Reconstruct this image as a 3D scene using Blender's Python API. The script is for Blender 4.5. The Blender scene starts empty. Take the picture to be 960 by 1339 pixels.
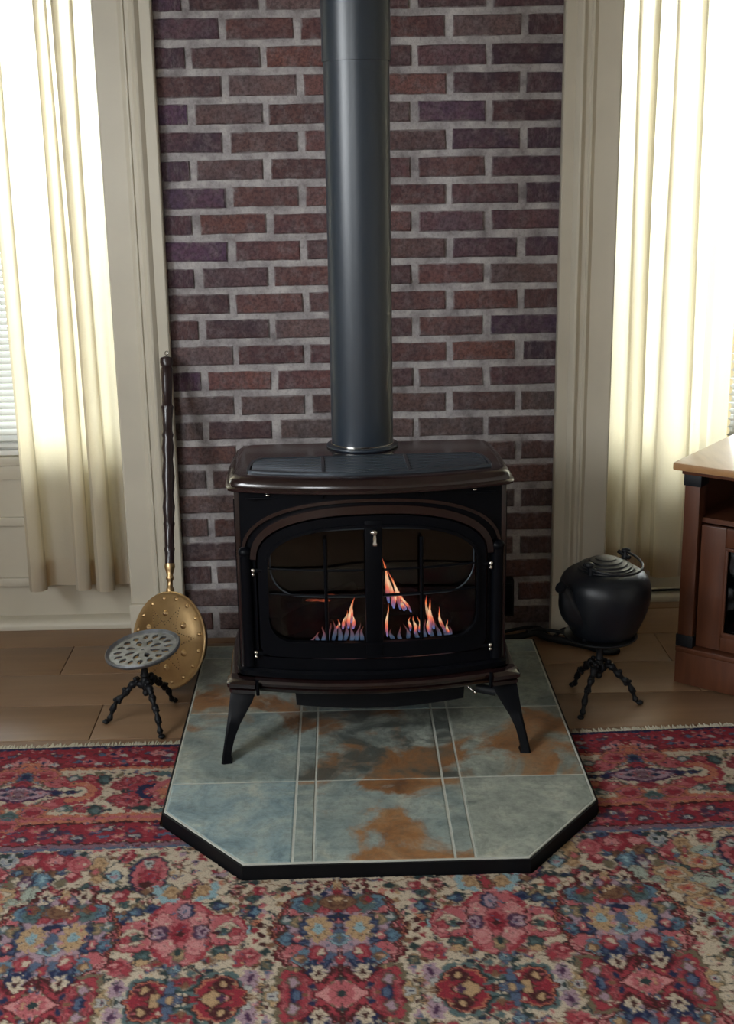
import bpy, bmesh, math, random
import numpy as np
from mathutils import Vector, Matrix
R = math.radians
PI = math.pi
rng = random.Random(7)
scene = bpy.context.scene
C = scene.collection

# ------------------------------------------------------------------ camera
def make_camera():
    f_px, pitch, yaw, roll = 1709.0, 0.2752, 0.0186, -0.0159
    loc = Vector((-0.0356, -3.942, 1.525))
    fw = Vector((math.sin(yaw) * math.cos(pitch), math.cos(yaw) * math.cos(pitch), -math.sin(pitch)))
    r = Vector((math.cos(yaw), -math.sin(yaw), 0.0))
    u = r.cross(fw)
    r2 = math.cos(roll) * r + math.sin(roll) * u
    u2 = -math.sin(roll) * r + math.cos(roll) * u
    cam = bpy.data.cameras.new('camera')
    cam.sensor_fit = 'VERTICAL'
    cam.sensor_height = 24.0
    cam.lens = f_px / 1339.0 * 24.0
    cam.clip_start = 0.05
    o = bpy.data.objects.new('camera', cam)
    o.matrix_world = Matrix(((r2.x, u2.x, -fw.x, loc.x), (r2.y, u2.y, -fw.y, loc.y), (r2.z, u2.z, -fw.z, loc.z), (0, 0, 0, 1)))
    C.objects.link(o)
    scene.camera = o
make_camera()

# ------------------------------------------------------------------ sky and exposure
SKY = 21.0
def make_world():
    w = bpy.data.worlds.new('overcast_sky')
    scene.world = w
    w.use_nodes = True
    nt = w.node_tree
    nt.nodes.clear()
    tc = nt.nodes.new('ShaderNodeTexCoord')
    sep = nt.nodes.new('ShaderNodeSeparateXYZ')
    ramp = nt.nodes.new('ShaderNodeValToRGB')
    mp = nt.nodes.new('ShaderNodeMapRange')
    mp.inputs['From Min'].default_value = -0.14
    mp.inputs['From Max'].default_value = 0.03
    ramp.color_ramp.elements[0].color = (0.075, 0.08, 0.07, 1)
    ramp.color_ramp.elements[1].color = (0.93, 0.97, 1.0, 1)
    bg = nt.nodes.new('ShaderNodeBackground')
    bg.inputs['Strength'].default_value = SKY
    out = nt.nodes.new('ShaderNodeOutputWorld')
    L = nt.links.new
    L(tc.outputs['Generated'], sep.inputs[0])
    L(sep.outputs['Z'], mp.inputs['Value'])
    L(mp.outputs[0], ramp.inputs[0])
    L(ramp.outputs[0], bg.inputs['Color'])
    L(bg.outputs[0], out.inputs['Surface'])
make_world()
def portal(name, loc, rot, sx, sy):
    l = bpy.data.lights.new(name, 'AREA')
    l.shape = 'RECTANGLE'
    l.size, l.size_y = sx, sy
    l.energy = 1.0
    l.cycles.is_portal = True
    o = bpy.data.objects.new(name, l)
    o.location = loc
    o.rotation_euler = rot
    C.objects.link(o)
vs = scene.view_settings
vs.view_transform = 'Standard'
vs.look = 'None'
vs.gamma = 1.0
vs.use_curve_mapping = False
vs.exposure = 0.0
scene.cycles.max_bounces = 10
scene.cycles.diffuse_bounces = 6
scene.cycles.transmission_bounces = 8
scene.cycles.transparent_max_bounces = 16
scene.cycles.caustics_reflective = False
scene.cycles.caustics_refractive = False
scene.cycles.sample_clamp_indirect = 6.0

# ------------------------------------------------------------------ materials
def lin(c):
    return tuple(((v / 255.0) / 12.92 if v <= 10.3 else ((v / 255.0 + 0.055) / 1.055) ** 2.4) for v in c)
def rgba(c):
    return (c[0], c[1], c[2], 1.0)
class NT:
    def __init__(s, name):
        s.m = bpy.data.materials.new(name)
        s.m.use_nodes = True
        s.t = s.m.node_tree
        s.t.nodes.clear()
        s.out = s.n('ShaderNodeOutputMaterial')
    def n(s, kind, **kw):
        nd = s.t.nodes.new(kind)
        for k, v in kw.items():
            setattr(nd, k, v)
        return nd
    def l(s, a, b):
        s.t.links.new(a, b)
    def bsdf(s, color=(0.5, 0.5, 0.5), rough=0.5, metal=0.0, spec=0.5, coat=0.0):
        b = s.n('ShaderNodeBsdfPrincipled')
        b.inputs['Base Color'].default_value = rgba(color)
        b.inputs['Roughness'].default_value = rough
        b.inputs['Metallic'].default_value = metal
        b.inputs['Specular IOR Level'].default_value = spec
        b.inputs['Coat Weight'].default_value = coat
        b.inputs['Coat Roughness'].default_value = 0.08
        s.l(b.outputs[0], s.out.inputs['Surface'])
        s.b = b
        return b
    def coord(s, which='Object', scale=(1, 1, 1), rot=(0, 0, 0)):
        tc = s.n('ShaderNodeTexCoord')
        mp = s.n('ShaderNodeMapping')
        mp.inputs['Scale'].default_value = scale
        mp.inputs['Rotation'].default_value = rot
        s.l(tc.outputs[which], mp.inputs[0])
        return mp.outputs[0]
    def noise(s, vec, scale=5, detail=4, rough=0.55, dist=0.0):
        n = s.n('ShaderNodeTexNoise')
        n.inputs['Scale'].default_value = scale
        n.inputs['Detail'].default_value = detail
        n.inputs['Roughness'].default_value = rough
        n.inputs['Distortion'].default_value = dist
        s.l(vec, n.inputs['Vector'])
        return n.outputs['Fac']
    def ramp(s, fac, stops):
        r = s.n('ShaderNodeValToRGB')
        e = r.color_ramp.elements
        while len(e) < len(stops):
            e.new(0.5)
        for i, (p, c) in enumerate(stops):
            e[i].position = p
            e[i].color = rgba(c) if len(c) == 3 else c
        s.l(fac, r.inputs[0])
        return r.outputs[0]
    def mix(s, fac, a, b, mode='MIX'):
        m = s.n('ShaderNodeMix', data_type='RGBA', blend_type=mode)
        for sock, v in ((m.inputs[0], fac), (m.inputs[6], a), (m.inputs[7], b)):
            if isinstance(v, (int, float)):
                sock.default_value = v
            elif isinstance(v, tuple):
                sock.default_value = rgba(v)
            else:
                s.l(v, sock)
        return m.outputs[2]
    def math(s, op, a, b=0.0):
        m = s.n('ShaderNodeMath', operation=op)
        for sock, v in ((m.inputs[0], a), (m.inputs[1], b)):
            if isinstance(v, (int, float)):
                sock.default_value = v
            else:
                s.l(v, sock)
        return m.outputs[0]
    def bump(s, h, strength=0.3, dist=0.002):
        b = s.n('ShaderNodeBump')
        b.inputs['Strength'].default_value = strength
        b.inputs['Distance'].default_value = dist
        s.l(h, b.inputs['Height'])
        s.l(b.outputs[0], s.b.inputs['Normal'])

def plain(name, color, rough=0.5, metal=0.0, spec=0.5, coat=0.0, var=0.12, scale=12, bump=0.15):
    t = NT(name)
    t.bsdf(color, rough, metal, spec, coat)
    v = t.coord()
    n = t.noise(v, scale, 5)
    lo = tuple(x * (1 - var) for x in color)
    hi = tuple(min(1, x * (1 + var)) for x in color)
    t.l(t.ramp(n, [(0.3, lo), (0.7, hi)]), t.b.inputs['Base Color'])
    if bump:
        t.bump(t.noise(v, scale * 9, 3), bump, 0.001)
    return t.m

def wood(name, dark, light, rough=0.35, scale=(1, 1, 1), grain=28.0, coat=0.0, spec=0.4, rot=(0, 0, 0)):
    t = NT(name)
    t.bsdf(light, rough, 0, spec, coat)
    v = t.coord('Object', scale, rot)
    n = t.noise(v, grain, 6, 0.6, 0.6)
    n2 = t.noise(v, grain * 0.18, 3)
    c = t.ramp(n, [(0.25, dark), (0.75, light)])
    c = t.mix(t.math('MULTIPLY', n2, 0.5), c, tuple(x * 0.75 for x in dark))
    t.l(c, t.b.inputs['Base Color'])
    t.bump(n, 0.12, 0.001)
    return t.m

M = {}
M['paint'] = plain('cream_white_paint', (0.53, 0.487, 0.395), 0.42, spec=0.35, var=0.05, scale=5, bump=0.08)
M['wall'] = plain('pale_wall_paint', (0.60, 0.57, 0.50), 0.8, var=0.04, scale=3)
M['ceiling'] = plain('ceiling_paint', (0.72, 0.71, 0.68), 0.9, var=0.03, scale=3)
M['iron'] = plain('black_cast_iron', (0.006, 0.0065, 0.008), 0.5, spec=0.22, var=0.3, scale=30, bump=0.3)
M['kettle'] = plain('seasoned_kettle_iron', (0.0055, 0.007, 0.010), 0.40, spec=0.35, var=0.25, scale=25, bump=0.25)
M['greyiron'] = plain('worn_grey_iron', (0.20, 0.21, 0.23), 0.36, metal=0.75, spec=0.5, var=0.3, scale=40, bump=0.25)
M['enamel'] = plain('brown_black_majolica_enamel', (0.011, 0.0045, 0.0045), 0.20, spec=0.45, coat=0.35, var=0.35, scale=18, bump=0.03)
M['satin'] = plain('satin_black_metal', (0.0018, 0.0022, 0.0035), 0.38, spec=0.09, var=0.2, scale=20, bump=0.05)
M['pipe'] = plain('satin_grey_black_pipe', (0.013, 0.021, 0.033), 0.36, spec=0.66, metal=0.0, var=0.06, scale=6, bump=0.03)
M['grille'] = plain('dark_steel_grille', (0.030, 0.040, 0.052), 0.30, metal=0.35, spec=0.6, var=0.1, scale=20, bump=0.03)
M['chrome'] = plain('polished_nickel', (0.62, 0.60, 0.56), 0.18, metal=1.0, var=0.05, scale=20, bump=0)
M['soot'] = plain('sooty_firebox', (0.0035, 0.0032, 0.0032), 0.85, var=0.4, scale=14, bump=0.3)
M['rubber'] = plain('black_rubber', (0.006, 0.007, 0.009), 0.5, spec=0.25, var=0.15, scale=30)
M['blackpaint'] = plain('black_painted_edge', (0.004, 0.004, 0.005), 0.5, spec=0.15, var=0.15, scale=12)
M['grout'] = plain('pale_grey_grout', (0.42, 0.43, 0.38), 0.85, var=0.12, scale=40, bump=0.3)
M['brass'] = plain('aged_brass', (0.55, 0.375, 0.19), 0.36, metal=1.0, var=0.22, scale=9, bump=0.06)
M['darkbrass'] = plain('tarnished_copper', (0.10, 0.045, 0.020), 0.40, metal=0.7, var=0.3, scale=10)
M['hole'] = plain('pierced_hole_shadow', (0.02, 0.012, 0.006), 0.9, var=0.1, bump=0)
M['mahogany'] = wood('dark_turned_mahogany', (0.010, 0.005, 0.006), (0.035, 0.015, 0.016), 0.30, (1, 1, 0.15), 40, coat=0.3)
M['cab'] = wood('red_brown_cabinet_wood', (0.062, 0.020, 0.010), (0.125, 0.045, 0.021), 0.34, (1, 1, 0.12), 34, coat=0.15)
M['cabtop'] = wood('honey_cabinet_top', (0.30, 0.155, 0.066), (0.44, 0.25, 0.115), 0.30, (1, 0.14, 1), 34, coat=0.2, rot=(0, 0, R(52)))
M['cabin'] = plain('dark_cabinet_interior', (0.014, 0.013, 0.015), 0.7, var=0.1)
M['sky_frame'] = plain('white_sash_paint', (0.75, 0.74, 0.70), 0.4, var=0.03, scale=5)

def mat_floor():
    t = NT('brown_painted_floorboards')
    t.bsdf((0.2, 0.1, 0.05), 0.42, 0, 0.4)
    v = t.coord('Object', (0.25, 2.2, 1))
    oi = t.n('ShaderNodeObjectInfo')
    n = t.noise(v, 9, 6, 0.6)
    c = t.ramp(n, [(0.25, (0.165, 0.092, 0.048)), (0.75, (0.25, 0.145, 0.078))])
    wv = t.noise(t.coord('Object', (1, 1, 1)), 1.8, 4)
    c = t.mix(t.math('MULTIPLY', wv, 0.35), c, (0.175, 0.103, 0.058))
    hs = t.n('ShaderNodeHueSaturation')
    t.l(t.math('ADD', 0.86, t.math('MULTIPLY', oi.outputs['Random'], 0.24)), hs.inputs['Value'])
    t.l(c, hs.inputs['Color'])
    t.l(hs.outputs[0], t.b.inputs['Base Color'])
    t.bump(n, 0.1, 0.001)
    return t.m
M['floor'] = mat_floor()

def mat_brick():
    t = NT('mottled_fired_brick')
    t.bsdf((0.1, 0.05, 0.05), 0.88, 0, 0.25)
    oi = t.n('ShaderNodeObjectInfo')
    tc = t.n('ShaderNodeTexCoord')
    add = t.n('ShaderNodeVectorMath', operation='ADD')
    sc = t.n('ShaderNodeVectorMath', operation='SCALE')
    cx = t.n('ShaderNodeCombineXYZ')
    t.l(oi.outputs['Random'], cx.inputs[0]); t.l(oi.outputs['Random'], cx.inputs[2])
    t.l(cx.outputs[0], sc.inputs[0]); sc.inputs['Scale'].default_value = 60.0
    t.l(tc.outputs['Object'], add.inputs[0]); t.l(sc.outputs[0], add.inputs[1])
    v = add.outputs[0]
    big = t.noise(v, 9, 4, 0.6, 0.5)
    fine = t.noise(v, 95, 5, 0.7)
    mid = t.noise(v, 34, 5, 0.65)
    base = oi.outputs['Color']
    red = t.mix(0.45, base, (0.165, 0.080, 0.068))
    pur = t.mix(0.45, base, (0.078, 0.058, 0.070))
    c = t.mix(t.ramp(big, [(0.36, (0, 0, 0)), (0.66, (1, 1, 1))]), pur, red)
    c = t.mix(t.math('MULTIPLY', t.ramp(mid, [(0.46, (0, 0, 0)), (0.70, (1, 1, 1))]), 0.60), c, (0.20, 0.165, 0.165))
    c = t.mix(t.math('MULTIPLY', t.ramp(fine, [(0.38, (1, 1, 1)), (0.58, (0, 0, 0))]), 0.60), c, (0.030, 0.020, 0.024))
    # chalky mortar smear along the arrises of the face
    g = t.n('ShaderNodeSeparateXYZ')
    t.l(tc.outputs['Generated'], g.inputs[0])
    ex = t.math('MULTIPLY', t.math('ABSOLUTE', t.math('SUBTRACT', g.outputs['X'], 0.5)), 2.0)
    ez = t.math('MULTIPLY', t.math('ABSOLUTE', t.math('SUBTRACT', g.outputs['Z'], 0.5)), 2.0)
    wob = t.math('MULTIPLY', t.math('SUBTRACT', mid, 0.5), 0.5)
    ex = t.math('ADD', t.math('MULTIPLY', t.math('SUBTRACT', ex, 0.94), 14.0), t.math('MULTIPLY', wob, 5.0))
    ez = t.math('ADD', t.math('MULTIPLY', t.math('SUBTRACT', ez, 0.84), 6.0), t.math('MULTIPLY', wob, 5.0))
    e = t.math('MAXIMUM', t.math('MINIMUM', t.math('MAXIMUM', ex, ez), 1.0), 0.0)
    c = t.mix(t.math('MULTIPLY', e, 0.75), c, (0.30, 0.275, 0.275))
    t.l(c, t.b.inputs['Base Color'])
    hsum = t.math('ADD', t.math('MULTIPLY', mid, 0.7), t.math('MULTIPLY', fine, 0.5))
    t.bump(hsum, 0.8, 0.006)
    return t.m
M['brick'] = mat_brick()

def mat_mortar():
    t = NT('pale_lime_mortar')
    t.bsdf((0.3, 0.28, 0.27), 0.95, 0, 0.2)
    v = t.coord()
    a = t.noise(v, 12, 5, 0.65)
    b = t.noise(v, 120, 4, 0.7)
    c = t.ramp(a, [(0.32, (0.19, 0.170, 0.174)), (0.5, (0.36, 0.335, 0.335)), (0.66, (0.50, 0.47, 0.46))])
    c = t.mix(t.math('MULTIPLY', t.ramp(b, [(0.3, (1, 1, 1)), (0.5, (0, 0, 0))]), 0.4), c, (0.12, 0.11, 0.11))
    t.l(c, t.b.inputs['Base Color'])
    t.bump(t.math('ADD', a, b), 0.7, 0.006)
    return t.m
M['mortar'] = mat_mortar()

def mat_slate():
    t = NT('multicolour_slate_tile')
    t.bsdf((0.2, 0.22, 0.2), 0.40, 0, 0.45)
    oi = t.n('ShaderNodeObjectInfo')
    tc = t.n('ShaderNodeTexCoord')
    sep = t.n('ShaderNodeSeparateColor')
    t.l(oi.outputs['Color'], sep.inputs[0])
    v = tc.outputs['Object']
    a = t.noise(v, 8.5, 7, 0.68, 0.7)
    b = t.noise(v, 4.0, 6, 0.60, 0.5)
    mpv = t.n('ShaderNodeMapping'); mpv.inputs['Location'].default_value = (3.1, 1.7, 0.4)
    t.l(v, mpv.inputs[0])
    c2 = t.noise(mpv.outputs[0], 9.0, 6, 0.6, 0.6)
    f = t.noise(v, 60, 5, 0.7)
    blue = t.ramp(a, [(0.30, (0.105, 0.165, 0.190)), (0.45, (0.22, 0.30, 0.31)), (0.56, (0.29, 0.35, 0.33)), (0.70, (0.42, 0.43, 0.36))])
    green = t.ramp(a, [(0.30, (0.115, 0.135, 0.115)), (0.45, (0.24, 0.26, 0.215)), (0.56, (0.32, 0.34, 0.285)), (0.72, (0.45, 0.45, 0.36))])
    base = t.mix(sep.outputs[0], green, blue)
    # rust patches, amount per tile in the object colour's green channel
    thr = t.math('SUBTRACT', b, t.math('SUBTRACT', 0.72, t.math('MULTIPLY', sep.outputs[1], 0.38)))
    msk = t.math('MINIMUM', t.math('MAXIMUM', t.math('MULTIPLY', thr, 14.0), 0.0), 1.0)
    rust = t.ramp(c2, [(0.30, (0.14, 0.062, 0.028)), (0.50, (0.30, 0.145, 0.058)), (0.72, (0.46, 0.29, 0.15))])
    col = t.mix(msk, base, rust)
    # dark slate bloom and painted under-stove shadow, per-tile amount in the blue channel
    dk = t.math('MULTIPLY', sep.outputs[2], t.ramp(c2, [(0.42, (0, 0, 0)), (0.60, (1, 1, 1))]))
    col = t.mix(dk, col, (0.052, 0.060, 0.055))
    col = t.mix(t.math('MULTIPLY', t.ramp(f, [(0.35, (1, 1, 1)), (0.55, (0, 0, 0))]), 0.35), col, (0.06, 0.07, 0.06))
    t.l(col, t.b.inputs['Base Color'])
    t.bump(t.math('ADD', t.math('MULTIPLY', c2, 1.2), t.math('MULTIPLY', f, 0.25)), 0.5, 0.006)
    return t.m
M['slate'] = mat_slate()

def mat_rug():
    t = NT('knotted_wool_pile')
    t.bsdf((0.3, 0.2, 0.2), 0.95, 0, 0.1)
    at = t.n('ShaderNodeAttribute', attribute_name='pattern')
    v = t.coord()
    n = t.noise(v, 260, 3, 0.7)
    ab = t.noise(t.coord('Object', (0.6, 3.5, 1)), 3.2, 4)
    c = t.mix(t.math('MULTIPLY', t.ramp(n, [(0.32, (1, 1, 1)), (0.52, (0, 0, 0))]), 0.42), at.outputs['Color'], (0.035, 0.020, 0.022))
    hs = t.n('ShaderNodeHueSaturation')
    t.l(t.math('ADD', 0.82, t.math('MULTIPLY', ab, 0.36)), hs.inputs['Value'])
    t.l(c, hs.inputs['Color'])
    t.l(hs.outputs[0], t.b.inputs['Base Color'])
    t.b.inputs['Sheen Weight'].default_value = 0.0
    t.bump(n, 0.6, 0.003)
    return t.m
M['rug'] = mat_rug()
M['fringe'] = plain('cream_cotton_fringe', (0.50, 0.46, 0.36), 0.95, var=0.2, scale=60)

def mat_curtain(name='cream_sheer_cotton', tint=(0.93, 0.82, 0.57, 1), weave=0.18):
    t = NT(name)
    v = t.coord('Object', (1, 1, 1))
    n = t.noise(v, 420, 2)
    col = t.ramp(n, [(0.3, (0.72, 0.68, 0.59)), (0.7, (0.84, 0.80, 0.71))])
    d = t.n('ShaderNodeBsdfDiffuse'); t.l(col, d.inputs['Color'])
    tr = t.n('ShaderNodeBsdfTranslucent'); tr.inputs['Color'].default_value = tint
    mx = t.n('ShaderNodeMixShader'); mx.inputs[0].default_value = 0.62
    t.l(d.outputs[0], mx.inputs[1]); t.l(tr.outputs[0], mx.inputs[2])
    op = t.n('ShaderNodeBsdfRefraction'); op.inputs['Color'].default_value = (1.0, 0.96, 0.88, 1)
    op.inputs['Roughness'].default_value = 0.75; op.inputs['IOR'].default_value = 1.3
    mo = t.n('ShaderNodeMixShader'); mo.inputs[0].default_value = weave
    t.l(mx.outputs[0], mo.inputs[1]); t.l(op.outputs[0], mo.inputs[2])
    t.l(mo.outputs[0], t.out.inputs['Surface'])
    return t.m
M['curtain'] = mat_curtain()
M['hem'] = mat_curtain('doubled_cotton_hem', (0.50, 0.34, 0.17, 1), 0.02)
def mat_blind():
    t = NT('white_vinyl_slat')
    d = t.n('ShaderNodeBsdfDiffuse'); d.inputs['Color'].default_value = (0.80, 0.80, 0.77, 1)
    tr = t.n('ShaderNodeBsdfTranslucent'); tr.inputs['Color'].default_value = (0.75, 0.74, 0.68, 1)
    mx = t.n('ShaderNodeMixShader'); mx.inputs[0].default_value = 0.03
    t.l(d.outputs[0], mx.inputs[1]); t.l(tr.outputs[0], mx.inputs[2])
    t.l(mx.outputs[0], t.out.inputs['Surface'])
    return t.m
M['blind'] = mat_blind()
def mat_glass(name, tint, rough=0.0):
    t = NT(name)
    tr = t.n('ShaderNodeBsdfTransparent'); tr.inputs['Color'].default_value = rgba(tint)
    gl = t.n('ShaderNodeBsdfGlossy'); gl.inputs['Roughness'].default_value = rough
    fr = t.n('ShaderNodeFresnel'); fr.inputs['IOR'].default_value = 1.45
    mx = t.n('ShaderNodeMixShader')
    t.l(fr.outputs[0], mx.inputs[0]); t.l(tr.outputs[0], mx.inputs[1]); t.l(gl.outputs[0], mx.inputs[2])
    t.l(mx.outputs[0], t.out.inputs['Surface'])
    return t.m
M['pane'] = mat_glass('window_glass', (0.95, 0.97, 0.96))
M['stoveglass'] = mat_glass('smoked_stove_glass', (0.44, 0.44, 0.46), 0.06)
M['cabglass'] = mat_glass('cabinet_glass', (0.35, 0.37, 0.40), 0.03)
def mat_flame(name, stops, strength):
    t = NT(name)
    tc = t.n('ShaderNodeTexCoord'); sep = t.n('ShaderNodeSeparateXYZ')
    t.l(tc.outputs['Generated'], sep.inputs[0])
    nz = t.noise(t.coord('Object', (1, 1, 0.18)), 90, 3, 0.6)
    h = t.math('ADD', sep.outputs['Z'], t.math('MULTIPLY', t.math('SUBTRACT', nz, 0.5), 0.25))
    col = t.ramp(h, stops)
    em = t.n('ShaderNodeEmission'); em.inputs['Strength'].default_value = strength
    t.l(col, em.inputs['Color'])
    tr = t.n('ShaderNodeBsdfTransparent')
    mx = t.n('ShaderNodeMixShader')
    t.l(t.ramp(nz, [(0.35, (0.15, 0.15, 0.15)), (0.62, (0.95, 0.95, 0.95))]), mx.inputs[0])
    t.l(tr.outputs[0], mx.inputs[1]); t.l(em.outputs[0], mx.inputs[2])
    t.l(mx.outputs[0], t.out.inputs['Surface'])
    return t.m
M['flame'] = mat_flame('orange_gas_flame', [(0.0, (0.10, 0.20, 0.42)), (0.16, (0.30, 0.10, 0.16)), (0.34, (1.0, 0.22, 0.10)), (0.55, (1.0, 0.70, 0.38)), (0.8, (0.95, 0.22, 0.06)), (1.0, (0.45, 0.05, 0.04))], 5.2)
M['blueflame'] = mat_flame('blue_gas_flame', [(0.0, (0.05, 0.09, 0.20)), (0.35, (0.22, 0.34, 0.50)), (0.65, (0.50, 0.22, 0.26)), (1.0, (0.75, 0.18, 0.08))], 1.4)
def mat_log():
    t = NT('charred_ceramic_log')
    t.bsdf((0.03, 0.02, 0.015), 0.9, 0, 0.2)
    n = t.noise(t.coord(), 26, 5, 0.7)
    t.l(t.ramp(n, [(0.3, (0.004, 0.003, 0.003)), (0.6, (0.025, 0.015, 0.011)), (0.8, (0.08, 0.045, 0.03))]), t.b.inputs['Base Color'])
    t.bump(n, 0.8, 0.01)
    return t.m
M['log'] = mat_log()
def mat_ember():
    t = NT('glowing_ember')
    em = t.n('ShaderNodeEmission'); em.inputs['Strength'].default_value = 1.6
    n = t.noise(t.coord(), 70, 3, 0.6)
    t.l(t.ramp(n, [(0.35, (0.10, 0.015, 0.01)), (0.65, (1.0, 0.20, 0.08))]), em.inputs['Color'])
    t.l(em.outputs[0], t.out.inputs['Surface'])
    return t.m
M['ember'] = mat_ember()

# ------------------------------------------------------------------ mesh helpers
def base_of(p):
    b = Vector((0, 0, 0))
    while p is not None:
        b += p.location
        p = p.parent
    return b
def obj(name, verts, faces, mat, parent=None, smooth=None, origin=None):
    """One mesh object; verts in room coordinates."""
    b = base_of(parent)
    if origin is not None:
        loc = Vector(origin) - b
        off = Vector(origin)
    else:
        loc = Vector((0, 0, 0))
        off = b
    me = bpy.data.meshes.new(name)
    me.from_pydata([(v[0] - off.x, v[1] - off.y, v[2] - off.z) for v in verts], [], faces)
    me.update()
    bm = bmesh.new(); bm.from_mesh(me)
    bmesh.ops.recalc_face_normals(bm, faces=bm.faces[:])
    bm.to_mesh(me); bm.free()
    if smooth is not None:
        me.shade_smooth()
        me.set_sharp_from_angle(angle=R(smooth))
    me.materials.append(M[mat] if isinstance(mat, str) else mat)
    o = bpy.data.objects.new(name, me)
    o.location = loc
    C.objects.link(o)
    if parent is not None:
        o.parent = parent
    return o
def empty(name, loc):
    o = bpy.data.objects.new(name, None)
    o.empty_display_size = 0.1
    o.location = loc
    C.objects.link(o)
    return o
def tag(o, label, cat, group=None):
    o['label'] = label
    o['category'] = cat
    if group:
        o['group'] = group
    return o
def struct(o):
    o['kind'] = 'structure'
    return o
class MB:
    """Collects shapes into one mesh."""
    def __init__(s, xf=None):
        s.v = []; s.f = []; s.xf = xf
    def add(s, v, f):
        k = len(s.v)
        s.v += [s.xf(*p) for p in v] if s.xf else [tuple(p) for p in v]
        s.f += [tuple(i + k for i in q) for q in f]
        return s
    def box(s, x0, x1, y0, y1, z0, z1, c=0.0):
        if c <= 0:
            v = [(x, y, z) for x in (x0, x1) for y in (y0, y1) for z in (z0, z1)]
            return s.add(v, [(0, 1, 3, 2), (4, 6, 7, 5), (0, 4, 5, 1), (2, 3, 7, 6), (0, 2, 6, 4), (1, 5, 7, 3)])
        c = min(c, abs(x1 - x0) * .49, abs(y1 - y0) * .49, abs(z1 - z0) * .49)
        bm = bmesh.new()
        bmesh.ops.create_cube(bm, size=1.0)
        for w in bm.verts:
            w.co = Vector(((x0 + x1) / 2 + w.co.x * (x1 - x0), (y0 + y1) / 2 + w.co.y * (y1 - y0), (z0 + z1) / 2 + w.co.z * (z1 - z0)))
        bmesh.ops.bevel(bm, geom=bm.edges[:], offset=c, segments=2, affect='EDGES', profile=0.6)
        bm.verts.index_update()
        v = [tuple(w.co) for w in bm.verts]; f = [tuple(w.index for w in q.verts) for q in bm.faces]
        bm.free()
        return s.add(v, f)
    def loft(s, rings, cap=True, closed=True):
        n = len(rings[0]); v = [p for r in rings for p in r]; f = []
        for i in range(len(rings) - 1):
            for j in range(n if closed else n - 1):
                a = i * n + j; b = i * n + (j + 1) % n
                f.append((a, b, b + n, a + n))
        if cap:
            f.append(tuple(range(n))); f.append(tuple((len(rings) - 1) * n + j for j in range(n)))
        return s.add(v, f)
    def lathe(s, prof, c=(0, 0, 0), n=32, axes=None, squash=(1, 1), cap=True):
        """prof: (radius, height) pairs about c along axes[2]."""
        ax = axes or (Vector((1, 0, 0)), Vector((0, 1, 0)), Vector((0, 0, 1)))
        c = Vector(c)
        rings = []
        for r, h in prof:
            rings.append([tuple(c + ax[0] * (r * squash[0] * math.cos(2 * PI * j / n)) + ax[1] * (r * squash[1] * math.sin(2 * PI * j / n)) + ax[2] * h) for j in range(n)])
        return s.loft(rings, cap)
    def tube(s, pts, rad, n=10, squash=1.0):
        pts = [Vector(p) for p in pts]
        rad = rad if isinstance(rad, (list, tuple)) else [rad] * len(pts)
        rings = []; up = Vector((0.0, 0.0, 1.0)); prev = None
        for i, p in enumerate(pts):
            t = (pts[min(i + 1, len(pts) - 1)] - pts[max(i - 1, 0)]).normalized()
            if prev is None:
                a = t.cross(up)
                if a.length < 0.05: a = t.cross(Vector((1, 0, 0)))
            else:
                a = prev - t * prev.dot(t)
            a.normalize(); b = t.cross(a); prev = a
            rings.append([tuple(p + a * (rad[i] * math.cos(2 * PI * j / n)) + b * (rad[i] * squash * math.sin(2 * PI * j / n))) for j in range(n)])
        return s.loft(rings)
    def ball(s, c, r, n=10, sq=(1, 1, 1)):
        prof = [(max(1e-4, math.sin(PI * k / n)) * r, -math.cos(PI * k / n) * r) for k in range(n + 1)]
        rings = [[(c[0] + q * sq[0] * math.cos(2 * PI * j / 12), c[1] + q * sq[1] * math.sin(2 * PI * j / 12), c[2] + h * sq[2]) for j in range(12)] for q, h in prof]
        return s.loft(rings)
    def prism(s, outline, place, t0, t1):
        """outline 2D points -> place(a, b, t) at t0 and t1."""
        n = len(outline)
        v = [place(a, b, t0) for a, b in outline] + [place(a, b, t1) for a, b in outline]
        f = [tuple(range(n)), tuple(range(n, 2 * n))] + [(j, (j + 1) % n, n + (j + 1) % n, n + j) for j in range(n)]
        return s.add(v, f)
    def band(s, outer, inner, place, t0, t1, closed=True):
        n = len(outer)
        v = [place(a, b, t) for t in (t0, t1) for ol in (outer, inner) for a, b in ol]
        f = []
        for j in range(n if closed else n - 1):
            k = (j + 1) % n
            f += [(j, k, n + k, n + j), (2 * n + j, 2 * n + k, 3 * n + k, 3 * n + j), (j, k, 2 * n + k, 2 * n + j), (n + j, n + k, 3 * n + k, 3 * n + j)]
        if not closed:
            f += [(0, n, 3 * n, 2 * n), (n - 1, 2 * n - 1, 4 * n - 1, 3 * n - 1)]
        return s.add(v, f)
    def build(s, name, mat, parent=None, smooth=35, origin=None):
        return obj(name, s.v, s.f, mat, parent, smooth, origin)
def smooth_path(pts, k=6):
    """Catmull-Rom through tuples of any length."""
    out = []
    P = [np.array(p, float) for p in pts]
    for i in range(len(P) - 1):
        a, b, c, d = P[max(i - 1, 0)], P[i], P[i + 1], P[min(i + 2, len(P) - 1)]
        for j in range(k):
            t = j / k
            out.append(0.5 * ((2 * b) + (c - a) * t + (2 * a - 5 * b + 4 * c - d) * t * t + (3 * b - a - 3 * c + d) * t ** 3))
    out.append(P[-1])
    return [tuple(float(x) for x in p) for p in out]

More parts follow.
